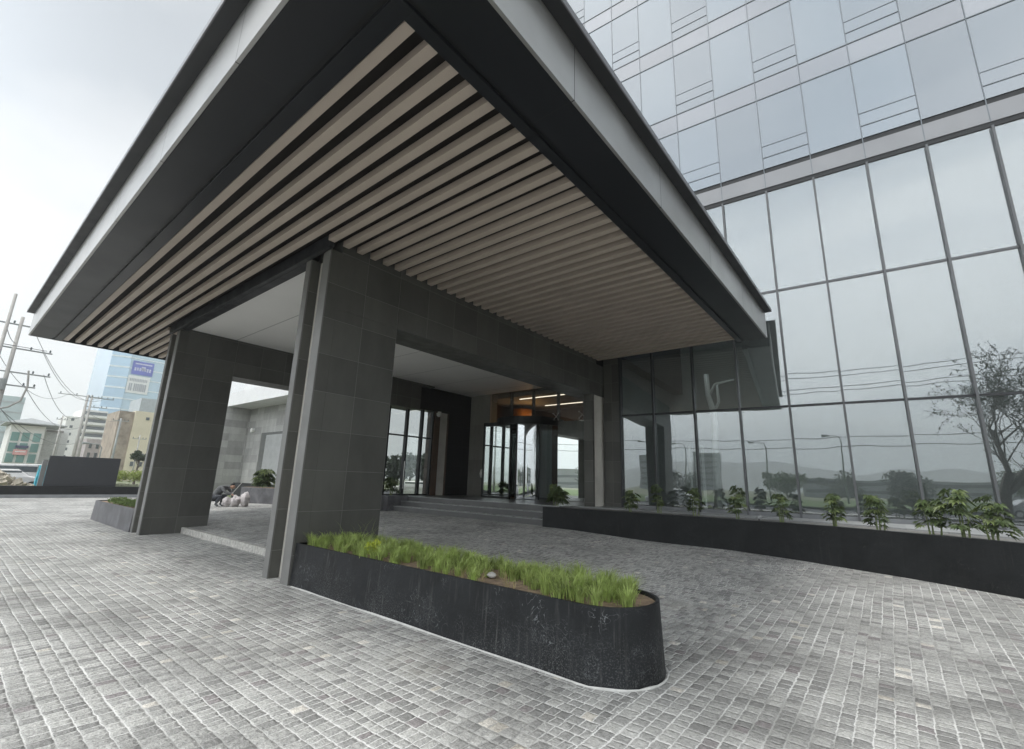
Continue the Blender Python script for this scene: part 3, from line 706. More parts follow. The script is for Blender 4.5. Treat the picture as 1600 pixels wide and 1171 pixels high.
for i in range(len(WL)-1):
    a0, a1 = inn[i], inn[i+1]
    f0 = (a0[0], 13.91+(a0[0]+1)*.0701); f1 = (a1[0], 13.91+(a1[0]+1)*.0701)
    mid0 = (a0[0], min(f0[1]-.7, a0[1]+1.35)); mid1 = (a1[0], min(f1[1]-.7, a1[1]+1.35))
    mb.add([(*mid0, .90), (*mid1, .90), (*mid1, .945), (*mid0, .945), (*f0, .945), (*f1, .945)], [(0, 1, 2, 3), (3, 2, 5, 4)])
struct('terrace', mb, m_terrace)

def rounded_planter(name, label, x0, x1, yf, yb, h, mat, round_right=True, taper=.03, group=None):
    """planter with one semicircular end, slightly tapering walls, a rim and soil"""
    t = thing(name, label, 'planter', ((x0+x1)/2, (yf+yb)/2, 0), group)
    r = (yb-yf)/2; cy = (yf+yb)/2
    def outline(ins):
        pts = []
        if round_right:
            pts += [(x0, yf+ins)] + [(x1-r - (x1-r-x0)*(1-k/6.), yf+ins) for k in range(1, 6)]
            for k in range(17):
                a = -math.pi/2+math.pi*k/16; pts.append((x1-r+(r-ins)*math.cos(a), cy+(r-ins)*math.sin(a)))
            pts += [(x0, yb-ins)]
        else: pts = [(x1, yb-ins), (x0+.35+ins, yb-ins), (x0+ins, yb-.35), (x0+ins, yf+.25), (x0+.25+ins, yf+ins), (x1, yf+ins)]
        return pts
    mb = MB(); rings = [(outline(0), 0), (outline(taper), h), (outline(taper+.03), h), (outline(taper+.03), h-.06)]
    n = len(rings[0][0]); vs = [(x, y, z) for ring_, z in rings for x, y in ring_]
    fs = [(k*n+i, k*n+(i+1)%n, (k+1)*n+(i+1)%n, (k+1)*n+i) for k in range(3) for i in range(n)]
    mb.add(vs, fs); body = obj('planter_body', mb, mat, t, smooth=False)
    for p in body.data.polygons: p.use_smooth = len(p.vertices) == 4 and round_right
    bb_ = body.modifiers.new('w', 'EDGE_SPLIT'); bb_.split_angle = R(40)
    so = MB(); n2 = len(outline(0)); so.add([(x, y, h-.035) for x, y in outline(taper+.03)], [tuple(range(n2))]); obj('soil', so, m_soil, t)
    return t
rounded_planter('round_end_planter', 'long black planter with rounded end full of bright grass in front', -7.178, -1.71, 3.70, 4.72, .60, m_planter)
rounded_planter('round_end_planter', 'grey planter with low hedge running left from the far column', -20.9, -15.952, 3.64, 4.58, .60, m_planter3, False)
# white mortar bead where the near planter meets the paving
mb = MB(); pts = [(x, 3.69, .004) for x in fr(-7.1, -2.27, .4)] + [(-2.22+.53*math.cos(a), 4.21+.53*math.sin(a), .004) for a in [(-math.pi/2+math.pi*k/16) for k in range(17)]]
mb.tube(pts, [.006+random.uniform(0, .011) for _ in pts], 6); o = obj('mortar_bead', mb, plain('white mortar', (.55, .55, .53), .9, 0, .1, 20)); tag(o, 'rough white mortar bead around the foot of the black planter', 'mortar bead')

# ------------------------------------------------------------------ grass and leaves
def blades(mb, x, y, z, n, h, spread, lean=.5, wd=.0038):
    for _ in range(n):
        a = random.uniform(0, 6.283); rr = abs(random.gauss(0, spread*.45)); bx, by = x+rr*math.cos(a)*.5, y+rr*math.sin(a)*.5
        hh = h*random.uniform(.55, 1.1); ln = lean*random.uniform(.15, 1)*hh; da = a+random.uniform(-.7, .7)
        wx, wy = -math.sin(da)*wd, math.cos(da)*wd
        vs = []
        for k, (tt, ws) in enumerate(((0, 1), (.4, .9), (.75, .65), (1, .12))):
            cx = bx+math.cos(da)*ln*tt*tt; cy_ = by+math.sin(da)*ln*tt*tt; cz = z+hh*(tt-.22*lean*tt*tt*tt)
            vs += [(cx-wx*ws, cy_-wy*ws, cz), (cx+wx*ws, cy_+wy*ws, cz)]
        mb.add(vs, [(0, 1, 3, 2), (2, 3, 5, 4), (4, 5, 7, 6)])
m_grass = leaf_mat('bright grass', (.35, .44, .14), .45, 7, .35)
m_grass2 = leaf_mat('yellow green leaves', (.42, .48, .06), .3, 9, .35)
mb = MB(); rg = random.Random(11)
x = -7.0
while x < -1.78:
    for yy in (3.86, 4.02, 4.18, 4.34, 4.52, 4.64):
        px_, py_ = x+rg.uniform(-.12, .12), yy+rg.uniform(-.09, .09)
        if px_ > -2.3 and (px_+2.26)**2+(py_-4.21)**2 > .42**2: continue
        dens = .62 if (px_ > -5.3 and py_ < 4.06) else 1.1
        if px_ > -3.5 and px_ < -2.9 and py_ < 4.1: dens = .35
        if rg.random() > dens: continue
        random.seed(rg.random()); blades(mb, px_, py_, .57, rg.randint(60, 90), rg.uniform(.12, .24)*(1.2 if px_ > -2.9 else 1.0), .14, .8)
    x += .155
for k in range(9): blades(mb, -5.0+random.uniform(-1.4, -.9), 4.3+random.uniform(-.3, .2), .57, 2, .5, .1, .8, .002)
o = obj('grass', mb, m_grass); tag(o, 'bright green tufted grass growing in the near black planter', 'grass', kind='stuff')
mb = MB(); random.seed(77)
for _ in range(60): blades(mb, random.uniform(-6.9, -1.95), random.uniform(3.83, 4.6), .57, random.randint(3, 9), random.uniform(.08, .2), .16, 1.2, .0035)
o = obj('dry_grass', mb, leaf_mat('straw blades', (.42, .35, .19), .3, 6, .2)); tag(o, 'scattered dry straw blades between the green tufts of the near planter', 'grass', kind='stuff')
random.seed(5)
def leafy(mb, c_, n, rad, size, zs=1.0):
    for _ in range(n):
        v = Vector((random.gauss(0, 1), random.gauss(0, 1), random.gauss(0, 1))).normalized()*rad*random.uniform(.35, 1)
        p_ = Vector(c_)+Vector((v.x, v.y, v.z*zs)); a = Vector((random.gauss(0, 1), random.gauss(0, 1), random.gauss(0, 1))).normalized()
        b_ = a.orthogonal().normalized(); s_ = size*random.uniform(.6, 1.3)
        mb.add([p_-a*s_, p_+b_*s_*.5, p_+a*s_, p_-b_*s_*.5], [(0, 1, 2, 3)])
mb = MB(); leafy(mb, (-5.45, 3.90, .70), 170, .12, .026); o = obj('shrub', mb, m_grass2); tag(o, 'small yellow-green shrub among the grass in the near planter', 'shrub')
mb = MB()
for _ in range(60): leafy(mb, (random.uniform(-20.4, -16.1), random.uniform(3.85, 4.4), .64), 55, .16, .03, .55)
o = obj('hedge', mb, leaf_mat('low hedge', (.13, .19, .05))); tag(o, 'low clipped green ground cover in the planter beyond the far column', 'hedge', kind='stuff')
# pale stone and a scrap of wrapper among the grass
def rock(name, c_, s_, mat, label, cat):
    mb = MB(); bmx = bmesh.new(); bmesh.ops.create_icosphere(bmx, subdivisions=2, radius=1)
    for v in bmx.verts: v.co *= 1+random.uniform(-.2, .2)
    mb.add([(c_[0]+v.co.x*s_[0], c_[1]+v.co.y*s_[1], c_[2]+v.co.z*s_[2]) for v in bmx.verts], [tuple(v.index for v in f.verts) for f in bmx.faces]); bmx.free()
    o = obj(name, mb, mat); tag(o, label, cat); return o
rock('stone', (-3.55, 4.1, .60), (.06, .045, .03), m_conc, 'small pale grey stone lying among the planter grass', 'stone')

# leafy shrubs behind the wall
def leaf_shape(mb, base, dirv, L_, droop, lobes=8):
    """a palmate, deeply cut leaf on a stalk"""
    d_ = Vector(dirv).normalized(); side = d_.cross(Vector((0, 0, 1)))
    side = side.normalized() if side.length > .1 else Vector((1, 0, 0))
    st_ = Vector(base); hub = st_ + d_*L_*.6
    w_ = .005
    mb.add([st_-side*w_, st_+side*w_, hub+side*w_, hub-side*w_], [(0, 1, 2, 3)])
    fw = Vector((d_.x, d_.y, -.15-droop)).normalized(); up = side.cross(fw).normalized()
    for k in range(lobes):
        a = (k/(lobes-1)-.5)*3.6+random.uniform(-.12, .12); ll = L_*(.62-.10*abs(a))*random.uniform(.85, 1.15)
        v = (fw*math.cos(a)+side*math.sin(a)+up*random.uniform(-.05, .22)).normalized(); n_ = v.cross(up).normalized()*ll*.16
        mid = hub+v*ll*.5+up*ll*.05; tip = hub+v*ll-Vector((0, 0, .22*ll))
        mb.add([hub, mid+n_, tip, mid-n_], [(0, 1, 2, 3)])
m_leafs = [leaf_mat('glossy cut leaves', (.08, .115, .045), .45, 9), leaf_mat('light cut leaves', (.16, .205, .08), .4, 9)]
m_stem = plain('green stem', (.16, .20, .08), .6)
def shrub_mesh(seed, hgt, wid, n):
    random.seed(seed); leaf = MB(); leaf2 = MB(); stem = MB()
    for k in range(3):
        a = random.uniform(0, 6.28); bx = .05*math.cos(a)*k; by = .05*math.sin(a)*k
        stem.tube([(bx, by, -.02), (bx*1.4, by*1.4, hgt*.55)], [.016, .008], 5)
    for i in range(n):
        a = i*2.4+random.uniform(-.3, .3); z = hgt*random.uniform(.22, .85); el = -.3+1.5*z/hgt+random.uniform(-.35, .35)
        dv_ = (math.cos(a)*math.cos(el), math.sin(a)*math.cos(el), math.sin(el))
        leaf_shape(leaf if i % 3 else leaf2, (random.uniform(-.05, .05), random.uniform(-.05, .05), z), dv_, wid*random.uniform(.55, 1.3), random.uniform(.15, .6))
    return leaf, leaf2, stem
protos = []
def make_plant(seed, hgt, wid, n, loc, label, group='leafy plants in the bed below the glass'):
    t = thing('leafy_plant', label, 'plant', loc, group)
    a, b_, s_ = shrub_mesh(seed, hgt, wid, n)
    obj('foliage', a, m_leafs[0], t, local=True); obj('young_leaves', b_, m_leafs[1], t, local=True); obj('stem', s_, m_stem, t, local=True)
    return t
PL = [((-5.47, 11.85), .42, 1.0, 'round bushy plant at the foot of the leftmost glass bay'),
      ((-4.95, 12.35), .62, .8, 'tall thin plant with a tufted head in front of the second mullion'),
      ((-3.95, 12.3), .52, .9, 'spreading plant in front of the white post behind the glass'),
      ((-2.86, 11.95), .62, 1.0, 'dark dense plant between the white trunk and the corner mullion'),
      ((-1.98, 11.9), .50, .8, 'small upright plant just left of the widest bright glass bay'),
      ((-.98, 11.45), .55, .85, 'slim upright plant near the bend of the black wall'),
      ((-.32, 11.15), .50, .95, 'flat-topped plant leaning left just past the bend of the wall'),
      ((.45, 11.2), .48, .95, 'dark plant at the left of the crowded group by the right edge'),
      ((.80, 10.95), .62, 1.2, 'largest plant, in the middle of the crowded group by the right edge'),
      ((1.16, 10.5), .55, 1.0, 'drooping plant with a bent stem at the right edge')]
for i, ((x, y), h_, s_, lb) in enumerate(PL):
    t = make_plant(100+i, h_*1.25, .20*s_, 52, (x, y, .915), lb)
t = make_plant(200, .55, .30, 70, (-7.95, 12.05, .93), 'large dark bushy plant in front of the revolving door')
make_plant(201, .6, .30, 50, (-15.3, 11.45, .95), 'leafy plant in the box at the left of the steps')
# litter / spotlight on the bed
sl = thing('garden_spotlight', 'small grey spotlight on the bed edge between two plants', 'spotlight', (-2.35, 11.5, .93))
b = MB(); b.tube([(-2.35, 11.5, .92), (-2.35, 11.5, 1.0)], .012, 6); obj('stake', b, m_black, sl)
b = MB(); b.tube([(-2.38, 11.47, 1.0), (-2.30, 11.52, 1.04)], [.028, .036], 10); obj('lamp_head', b, m_roof0, sl)

# white-painted tree trunk and posts inside the lobby
tr = thing('forked_tree', 'bare white-painted forked tree trunk standing behind the lobby glass', 'tree trunk', (-4.2, 15.24, .945))
b = MB(); b.tube([(-4.2, 15.24, .94), (-4.18, 15.24, 2.4), (-4.14, 15.25, 3.6), (-4.16, 15.25, 4.0), (-4.28, 15.24, 4.5), (-4.3, 15.24, 5.2)], [.13, .10, .09, .09, .08, .075], 12)
obj('trunk', b, m_white, tr, smooth=True)
b = MB(); b.tube([(-4.25, 15.24, 4.5), (-4.05, 15.26, 4.85), (-3.5, 15.3, 4.93)], [.05, .045, .03], 8); obj('branch', b, m_white, tr, smooth=True)
b = MB(); b.tube([(-4.15, 15.24, 3.95), (-3.98, 15.26, 4.25), (-4.0, 15.27, 4.9)], [.05, .05, .035], 8); obj('branch', b, m_white, tr, smooth=True)
b = MB(); b.tube([(-4.2, 15.24, 1.3), (-3.98, 15.2, 1.15), (-3.95, 15.2, .95)], [.04, .04, .04], 8); obj('branch', b, m_white, tr, smooth=True)
for x, y, h_, lb in ((-4.95, 15.2, 1.95, 'leftmost slim white post behind the lobby glass'), (-4.8, 15.35, 1.9, 'second slim white post behind the lobby glass'), (-4.45, 14.85, 1.95, 'slim white post just left of the white trunk')):
    b = MB(); b.tube([(x, y, .945), (x, y, .945+h_)], .045, 10); b.tube([(x, y, .945), (x, y, .965)], .11, 12)
    o = obj('white_post', b, m_white); tag(o, lb, 'post', 'white posts behind the lobby glass')
for (x, y, z, lb) in ((-15.35, 13.75, 4.48, 'white dome camera above the side windows of the entrance'), (-14.3, YD-.1, 3.05, 'small camera on the grey stone pier by the doors')):
    t = thing('security_camera', lb, 'camera', (x, y, z))
    b = MB(); b.lathe([(.02, -.16), (.09, -.12), (.11, -.04), (.11, 0), (.06, .03)], 14, (x, y, z)); obj('dome', b, m_white if z > 4 else m_black, t, smooth=True)
    b = MB(); b.box(x-.04, x+.12 if z < 4 else x+.04, y-.04, y+.1, z+.0, z+.08); obj('bracket', b, m_white if z > 4 else m_black, t)
t = thing('dispenser_stand', 'white round-topped dispenser stand beside the grey pier', 'stand', (-13.95, YD-.5, .95))
b = MB(); b.tube([(-13.95, YD-.5, .95), (-13.95, YD-.5, 1.75)], .03, 8); obj('pole', b, m_white, t)
b = MB(); b.lathe([(.05, 0), (.17, .05), (.2, .22), (.15, .38), (.05, .42)], 16, (-13.95, YD-.5, 1.72)); obj('head', b, m_white, t, smooth=True)

# ------------------------------------------------------------------ side building seen through the left opening
sb = thing('side_building', 'low pale grey stone building with white fascia seen between the columns', 'building', (-36, 15, 0))
b = MB(); b.box(-40.8, -27.5, 15.85, 18.5, 0, 6.84); obj('wall', b, m_side_stone, sb)
b = MB(); b.box(-44.5, -40.78, 13.8, 22, 0, 6.84); obj('wall', b, m_side_stone, sb)
b = MB(); b.box(-40.9, -27.5, 14.1, 18.5, 6.845, 7.9); obj('canopy_fascia', b, plain('white fascia', (.66, .67, .67), .5, 0, .06, 1), sb)
b = MB(); b.box(-40.7, -27.5, 15.0, 18.5, 7.95, 9.6); obj('upper_wall', b, bpy.data.materials['white fascia'], sb)
b = MB(); b.box(-37.9, -34.2, 15.75, 15.848, .3, 4.75); dr = obj('doorway', b, plain('dark reveal', (.10, .105, .10), .7), sb)
b = MB()
b.box(-36.9, -34.25, 15.70, 15.745, .3, 4.55)
for k in range(34): b.box(-36.9, -34.25, 15.685, 15.699, .35+k*.123, .35+k*.123+.06)
obj('shutter', b, m_shutter, dr)
t = thing('wall_light', 'round white light on the pale stone wall beside the shutter', 'light', (-39.6, 15.8, 5.03))
b = MB(); b.tube([(-39.6, 15.85, 5.03), (-39.6, 15.6, 5.03)], [.14, .18], 12); obj('lamp_body', b, m_white, t)
b = MB(); b.tube([(-39.6, 15.6, 5.03), (-39.6, 15.56, 5.03)], [.16, .10], 12); obj('lens', b, m_white, t)
# planter box and low wall behind the worker
def rotbox(cx, cy, ang, lx_, ly_, z0, z1, b=None):
    ca, sa = math.cos(ang), math.sin(ang)
    f = lambda q: Vector((cx+q.x*ca-q.y*sa, cy+q.x*sa+q.y*ca, q.z))
    b = MB(f) if b is None else b
    return b.box(0, lx_, 0, ly_, z0, z1)
t = thing('planter_box', 'dark rectangular planter of leafy plants behind the crouching worker', 'planter', (-22.9, 9.1, .3))
obj('box', rotbox(-23.05, 9.06, .29, 6.5, 1.2, .2, 1.02), m_planter3, t, .01)
obj('soil', rotbox(-22.99, 9.14, .29, 6.38, 1.05, 1.02, 1.03), m_soil, t)
for k, lb in enumerate(('pale spreading plant at the left corner of the dark planter box', 'dark upright plant at the right of the dark planter box')):
    q = .7+k*1.3
    make_plant(300+k, .7, .42 if k == 0 else .36, 80, (-23.05+q*.958-.17, 9.06+q*.286+.5, 1.0), lb, 'plants in the far planter box')
lw2 = MB(); lw2.box(-34.5, -24.5, 13.0, 13.25, -.05, 1.02); o = obj('low_wall', lw2, m_planter2, bevel=.01); tag(o, 'low black wall in front of the pale stone building', 'wall')

# ------------------------------------------------------------------ crouching worker with sacks
def skin_body(name, verts, edges, radii, mat, parent, root=0, sub=2):
    me = bpy.data.meshes.new(name); me.from_pydata(verts, edges, []); me.materials.append(mat)
    o = bpy.data.objects.new(name, me); C.objects.link(o); o.parent = parent
    o.modifiers.new('skin', 'SKIN').use_smooth_shade = True
    for i, r_ in enumerate(radii):
        sv = me.skin_vertices[0].data[i]; sv.radius = (r_, r_) if not isinstance(r_, tuple) else r_; sv.use_root = (i == root)
    s_ = o.modifiers.new('sub', 'SUBSURF'); s_.levels = sub; s_.render_levels = sub
    return o
wk = thing('person', 'crouching worker in grey clothes bent over white sacks beyond the far column', 'person', (-21.75, 7.75, .27))
wk.rotation_euler = (0, 0, .68)          # faces along +x of this frame
m_skin = plain('skin', (.36, .21, .14), .5); m_cloth = plain('grey work clothes', (.13, .135, .14), .85, 0, .2, 9); m_trous = plain('dark trousers', (.045, .05, .06), .85)
V = [(-.18, 0, .36), (-.12, 0, .52), (.02, 0, .70), (.18, 0, .80), (.30, 0, .80), (.42, 0, .78),
     (.18, .19, .76), (.32, .24, .56), (.52, .16, .42), (.18, -.19, .76), (.34, -.23, .58), (.56, -.12, .50),
     (-.14, .11, .34), (.20, .17, .42), (-.02, .16, .08), (.12, .17, .03), (-.14, -.11, .34), (.20, -.17, .42), (-.02, -.16, .08), (.12, -.17, .03)]
Ed = [(0, 1), (1, 2), (2, 3), (3, 4), (4, 5), (3, 6), (6, 7), (7, 8), (3, 9), (9, 10), (10, 11), (0, 12), (12, 13), (13, 14), (14, 15), (0, 16), (16, 17), (17, 18), (18, 19)]
Rd = [.13, .15, .17, .14, .055, .05, .075, .05, .035, .075, .05, .035, .10, .075, .05, .045, .10, .075, .05, .045]
skin_body('body', V, Ed, Rd, m_cloth, wk)
hd = skin_body('head', [(.40, 0, .78), (.46, 0, .80), (.53, 0, .78), (.56, 0, .74)], [(0, 1), (1, 2), (2, 3)], [.055, .095, .10, .06], m_skin, wk)
cp = skin_body('hair', [(.40, 0, .86), (.47, 0, .875), (.54, 0, .85)], [(0, 1), (1, 2)], [.06, .085, .06], m_black, wk)
for sg, b0 in ((1, (.52, .16, .42)), (-1, (.56, -.12, .50))):
    V2 = [b0, (b0[0]+.06, b0[1], b0[2]-.03)]; E2 = [(0, 1)]; R2 = [.032, .034]
    for k in range(4): i0 = len(V2); V2 += [(b0[0]+.10, b0[1]+(k-1.5)*.02, b0[2]-.045), (b0[0]+.14-.008*abs(k-1), b0[1]+(k-1.5)*.022, b0[2]-.075)]; E2 += [(1, i0), (i0, i0+1)]; R2 += [.010, .008]
    i0 = len(V2); V2 += [(b0[0]+.07, b0[1]-sg*.045, b0[2]-.05)]; E2 += [(1, i0)]; R2 += [.010]
    skin_body('hand', V2, E2, R2, m_skin, wk, sub=1)
skin_body('trousers', [V[0], V[12], V[13], (-.01, .16, .14), V[16], V[17], (-.01, -.16, .14)], [(0, 1), (1, 2), (2, 3), (0, 4), (4, 5), (5, 6)], [.145, .118, .09, .062, .118, .09, .062], m_trous, wk)
b = MB(); b.tube([(-21.29, 8.0, .72), (-21.0, 8.25, 1.25)], .018, 6); o = obj('tool_handle', b, m_conc); tag(o, 'pale tool handle leaning up from the crouching worker', 'tool')
m_sack = plain('pale plastic sack', (.50, .47, .47), .7, 0, .25, 7, .02, 12)
for i, (x, y, sx, sy, sz, lb) in enumerate(((-21.30, 7.90, .17, .15, .24, 'pale sack nearest the crouching worker'), (-21.05, 8.12, .24, .17, .27, 'widest pale sack in the middle of the row'), (-20.76, 8.38, .20, .16, .34, 'white sack at the right end of the row'))):
    mb = MB(); bmx = bmesh.new(); bmesh.ops.create_icosphere(bmx, subdivisions=3, radius=1)
    for v in bmx.verts:
        v.co *= 1+.22*math.sin(v.co.x*5+i*2)*math.cos(v.co.y*4+i)+.10*math.sin(v.co.z*9+v.co.x*6)+random.uniform(-.03, .03)
        v.co.z *= .8; v.co.x += .25*v.co.z*math.sin(i*2.3)
        if v.co.z < -.8: v.co.z = -.8
    zb_ = g(x, y)
    mb.add([(x+v.co.x*sx, y+v.co.y*sy, zb_+(v.co.z+.8)*sz) for v in bmx.verts], [tuple(v.index for v in f.verts) for f in bmx.faces]); bmx.free()
    o = obj('sack', mb, m_sack, smooth=True); tag(o, lb, 'sack', 'sacks in front of the crouching worker')

# ------------------------------------------------------------------ left boundary: low wall, black panel
bw = thing('boundary_wall', 'low black wall along the far left edge of the paving', 'wall', (-36.4, 3, 0))
b = MB(); b.box(-36.75, -36.4, -11, 9.6, -.05, .62); obj('wall_face', b, m_planter2, bw, .01)
b = MB(); b.box(-36.4, -36.12, -11, 9.6, -.05, .16); obj('base_course', b, plain('grey base course', (.24, .25, .26), .7), bw, .01)
pn = thing('sign_panel', 'blank dark charcoal panel standing on the low boundary wall', 'panel', (-36.9, 5.6, .5))
b = MB(); b.box(-37.0, -36.78, 4.15, 7.3, .55, 2.28); obj('panel', b, plain('charcoal slab', (.025, .027, .032), .45, 0, .1, 2), pn, .01)
b = MB(); b.box(-37.02, -36.8, 3.92, 4.12, -.05, 2.05); obj('end_post', b, m_edge, pn)
mb = MB()
for _ in range(40): leafy(mb, (random.uniform(-44.6, -43.2), random.uniform(8.6, 11.2), 1.2), 60, .5, .07, .9)
o = obj('bush', mb, leaf_mat('yellow green bush', (.26, .32, .07))); tag(o, 'yellow-green clipped bush to the right of the charcoal panel', 'bush')
mb = MB()
for _ in range(40): leafy(mb, (random.uniform(-40.5, -38.5), random.uniform(7.6, 10), .55), 50, .35, .06, .6)
o = obj('ground_cover', mb, leaf_mat('grey green cover', (.24, .26, .18))); tag(o, 'grey-green low planting behind the boundary wall', 'ground cover', kind='stuff')

def ftree(name, loc, h_, rad, label, leafcol, n=2600, size=.12, trunk=.12, group=None, squash=.8):
    t = thing(name, label, 'tree', loc, group); x, y, z = loc
    b = MB(); b.tube([(x, y, z-.1), (x+.05*h_*.2, y, z+h_*.35), (x, y+.03*h_, z+h_*.7)], [trunk, trunk*.75, trunk*.35], 8)
    for k in range(5):
        a = k*1.3; b.tube([(x, y, z+h_*(.35+.05*k)), (x+math.cos(a)*rad*.6, y+math.sin(a)*rad*.6, z+h_*(.6+.05*k))], [trunk*.4, trunk*.12], 6)
    obj('trunk', b, plain('bark', (.12, .10, .08), .9, 0, .2, 8) if 'bark' not in bpy.data.materials else bpy.data.materials['bark'], t)
    mb = MB(); cs = []
    for k in range(14):
        a = random.uniform(0, 6.28); rr = rad*random.uniform(.15, .75)
        cs.append((x+math.cos(a)*rr, y+math.sin(a)*rr, z+h_*.72+random.uniform(-.35, .4)*rad*squash))
    for c_ in cs: leafy(mb, c_, n//14, rad*random.uniform(.28, .48), size, .75)
    obj('crown', mb, leafcol, t); return t
m_dk = leaf_mat('dark tree leaves', (.035, .055, .025), .4, 2); m_md = leaf_mat('green tree leaves', (.07, .11, .035), .4, 2)
ftree('round_tree', (-58.6, 13.0, 0), 4.3, 1.0, 'small dark round-headed tree in front of the cream building', m_dk, 1600, .10)

# ------------------------------------------------------------------ city beyond the wall
def wallgrid(M, p, axis, pu, pz, ou, oz, wu, wz):
    x = M.xyz(p); u = x[axis]
    fu = M.math('FRACT', M.math('DIVIDE', M.math('SUBTRACT', u, ou), pu)); fz = M.math('FRACT', M.math('DIVIDE', M.math('SUBTRACT', x[2], oz), pz))
    return M.math('MULTIPLY', M.math('LESS_THAN', fu, wu), M.math('LESS_THAN', fz, wz))
def building(name, label, x1, y0, y1, z1, depth, mat, cat='building', mats=None):
    """near face at x = x1 facing +X"""
    t = thing(name, label, cat, (x1-depth/2, (y0+y1)/2, 0))
    b = MB(); b.box(x1-depth, x1, y0, y1, -.05, z1); obj('wall', b, mat, t, .02)
    return t
def windows(t, x1, ys_, zs_, wy, wz, mat, name='window', dpt=.12, frame=None):
    for z in zs_:
        for y in ys_:
            b = MB(); b.box(x1+.0, x1+dpt, y-wy/2, y+wy/2, z-wz/2, z+wz/2); o = obj(name, b, mat, t)
m_bluegl = plain('pale blue curtain glass', (.46, .60, .70), .12, .2, .08, .05)
m_bluegl2 = plain('deeper blue glass', (.36, .50, .62), .12, .2, .1, .05)
m_paleline = plain('pale floor band', (.64, .71, .74), .5)
m_cream = plain('cream render', (.66, .60, .46), .85, 0, .08, .3)
m_brick = plain('dark brick side', (.33, .28, .23), .9, 0, .35, .8)
m_render = plain('white render', (.72, .72, .70), .8, 0, .06, .3)
m_win = plain('dark window glass', (.10, .12, .13), .15, 0, .2, .5)
m_grn = plain('green glass', (.16, .30, .28), .15, .2, .25, .4)
m_roof = plain('grey metal roof', (.30, .32, .32), .6)
m_pgl = plain('pale grey glass', (.42, .50, .50), .2, .2, .08, .1)

# blue tower, with floor bands, corner bay and banners
bt = thing('glass_tower', 'tall pale blue glass office tower with banners behind the canopy', 'building', (-190, 36, 0))
b = MB(); b.box(-205, -177.6, 32.4, 41.2, 0, 44); obj('wall', b, m_bluegl, bt)
b = MB(); b.add([(-179.5, 28.0, 0), (-177.4, 32.4, 0), (-205, 32.4, 0), (-205, 28, 0), (-179.5, 28.0, 44), (-177.4, 32.4, 44), (-205, 32.4, 44), (-205, 28, 44)], [(0, 1, 5, 4), (4, 5, 6, 7), (3, 0, 4, 7), (1, 2, 6, 5)]); obj('corner_bay', b, m_bluegl2, bt)
for k in range(13):
    z_ = 3.2+3.2*k
    b = MB(); b.box(-177.6, -177.5, 32.5, 41.2, z_, z_+.35); b.add([(-179.4, 28.0, z_), (-177.3, 32.4, z_), (-177.3, 32.4, z_+.5), (-179.4, 28.0, z_+.5)], [(0, 1, 2, 3)]); obj('floor_band', b, m_paleline, bt)
b = MB(); b.box(-190, -177.0, 41.2, 47, 0, 44); obj('side_bay', b, m_pgl, bt)
b = MB(); b.box(-177.45, -177.3, 31.5 if False else 33.0, 38.3, 30.4, 34.6); bn = obj('blue_banner', b, plain('blue banner', (.13, .16, .52), .6, 0, .1, .4), bt)
b = MB()
b.box(-177.29, -177.25, 33.6, 37.8, 33.6, 34.0)
random.seed(3)
for k in range(7): yy = 33.6+k*.62; b.box(-177.29, -177.25, yy, yy+.4, 31.6+random.uniform(-.1, .2), 32.6)
b.box(-177.29, -177.25, 35.3, 36.3, 32.0, 33.0)
obj('banner_lettering', b, plain('faded white lettering', (.55, .57, .75), .7), bn)
b = MB(); b.box(-177.45, -177.3, 32.6, 38.0, 24.6, 30.0); bn = obj('white_banner', b, plain('white banner', (.74, .76, .76), .7, 0, .04, .4), bt)
b = MB()
for a, c_ in ((33.1, 33.9), (34.3, 35.9), (36.1, 37.5)):
    y_ = a
    while y_ < c_-.2: b.box(-177.29, -177.25, y_, y_+.34, 25.3, 27.6); y_ += .46
y_ = 33.1
while y_ < 37.4: b.box(-177.29, -177.25, y_, y_+.24, 28.2, 29.1); y_ += .4
obj('banner_lettering', b, plain('grey lettering', (.36, .38, .42), .7), bn)

cb = building('cream_building', 'cream rendered building with a blank wall behind the round tree', -92.6, 18.9, 22.6, 10.9, 9, m_cream)
b = MB(); b.box(-101, -92.9, 17.0, 18.88, -.05, 10.7); obj('brick_side', b, m_brick, cb)
windows(cb, -92.6, (19.8, 20.8, 21.9), (2.6, 3.9), .5, .7, m_win); windows(cb, -92.6, (20.6,), (9.8,), .45, .45, m_win)
gb = building('grey_block', 'narrow dark grey block between the blue tower and the cream building', -110, 22.9, 27, 15.2, 8, plain('grey blue block', (.40, .44, .46), .7))
windows(gb, -110, (23.9, 25.2, 26.3), [3+2.2*k for k in range(5)], .6, 1.1, m_win)
lb_ = building('grey_offices', 'low pink-grey office block in front of the blue tower', -104, 15.6, 18.6, 6.6, 8, plain('pink grey render', (.46, .42, .42), .8))
windows(lb_, -104, (16.2, 17.1, 18.0), (2.4, 3.9, 5.4), .35, .8, m_win)
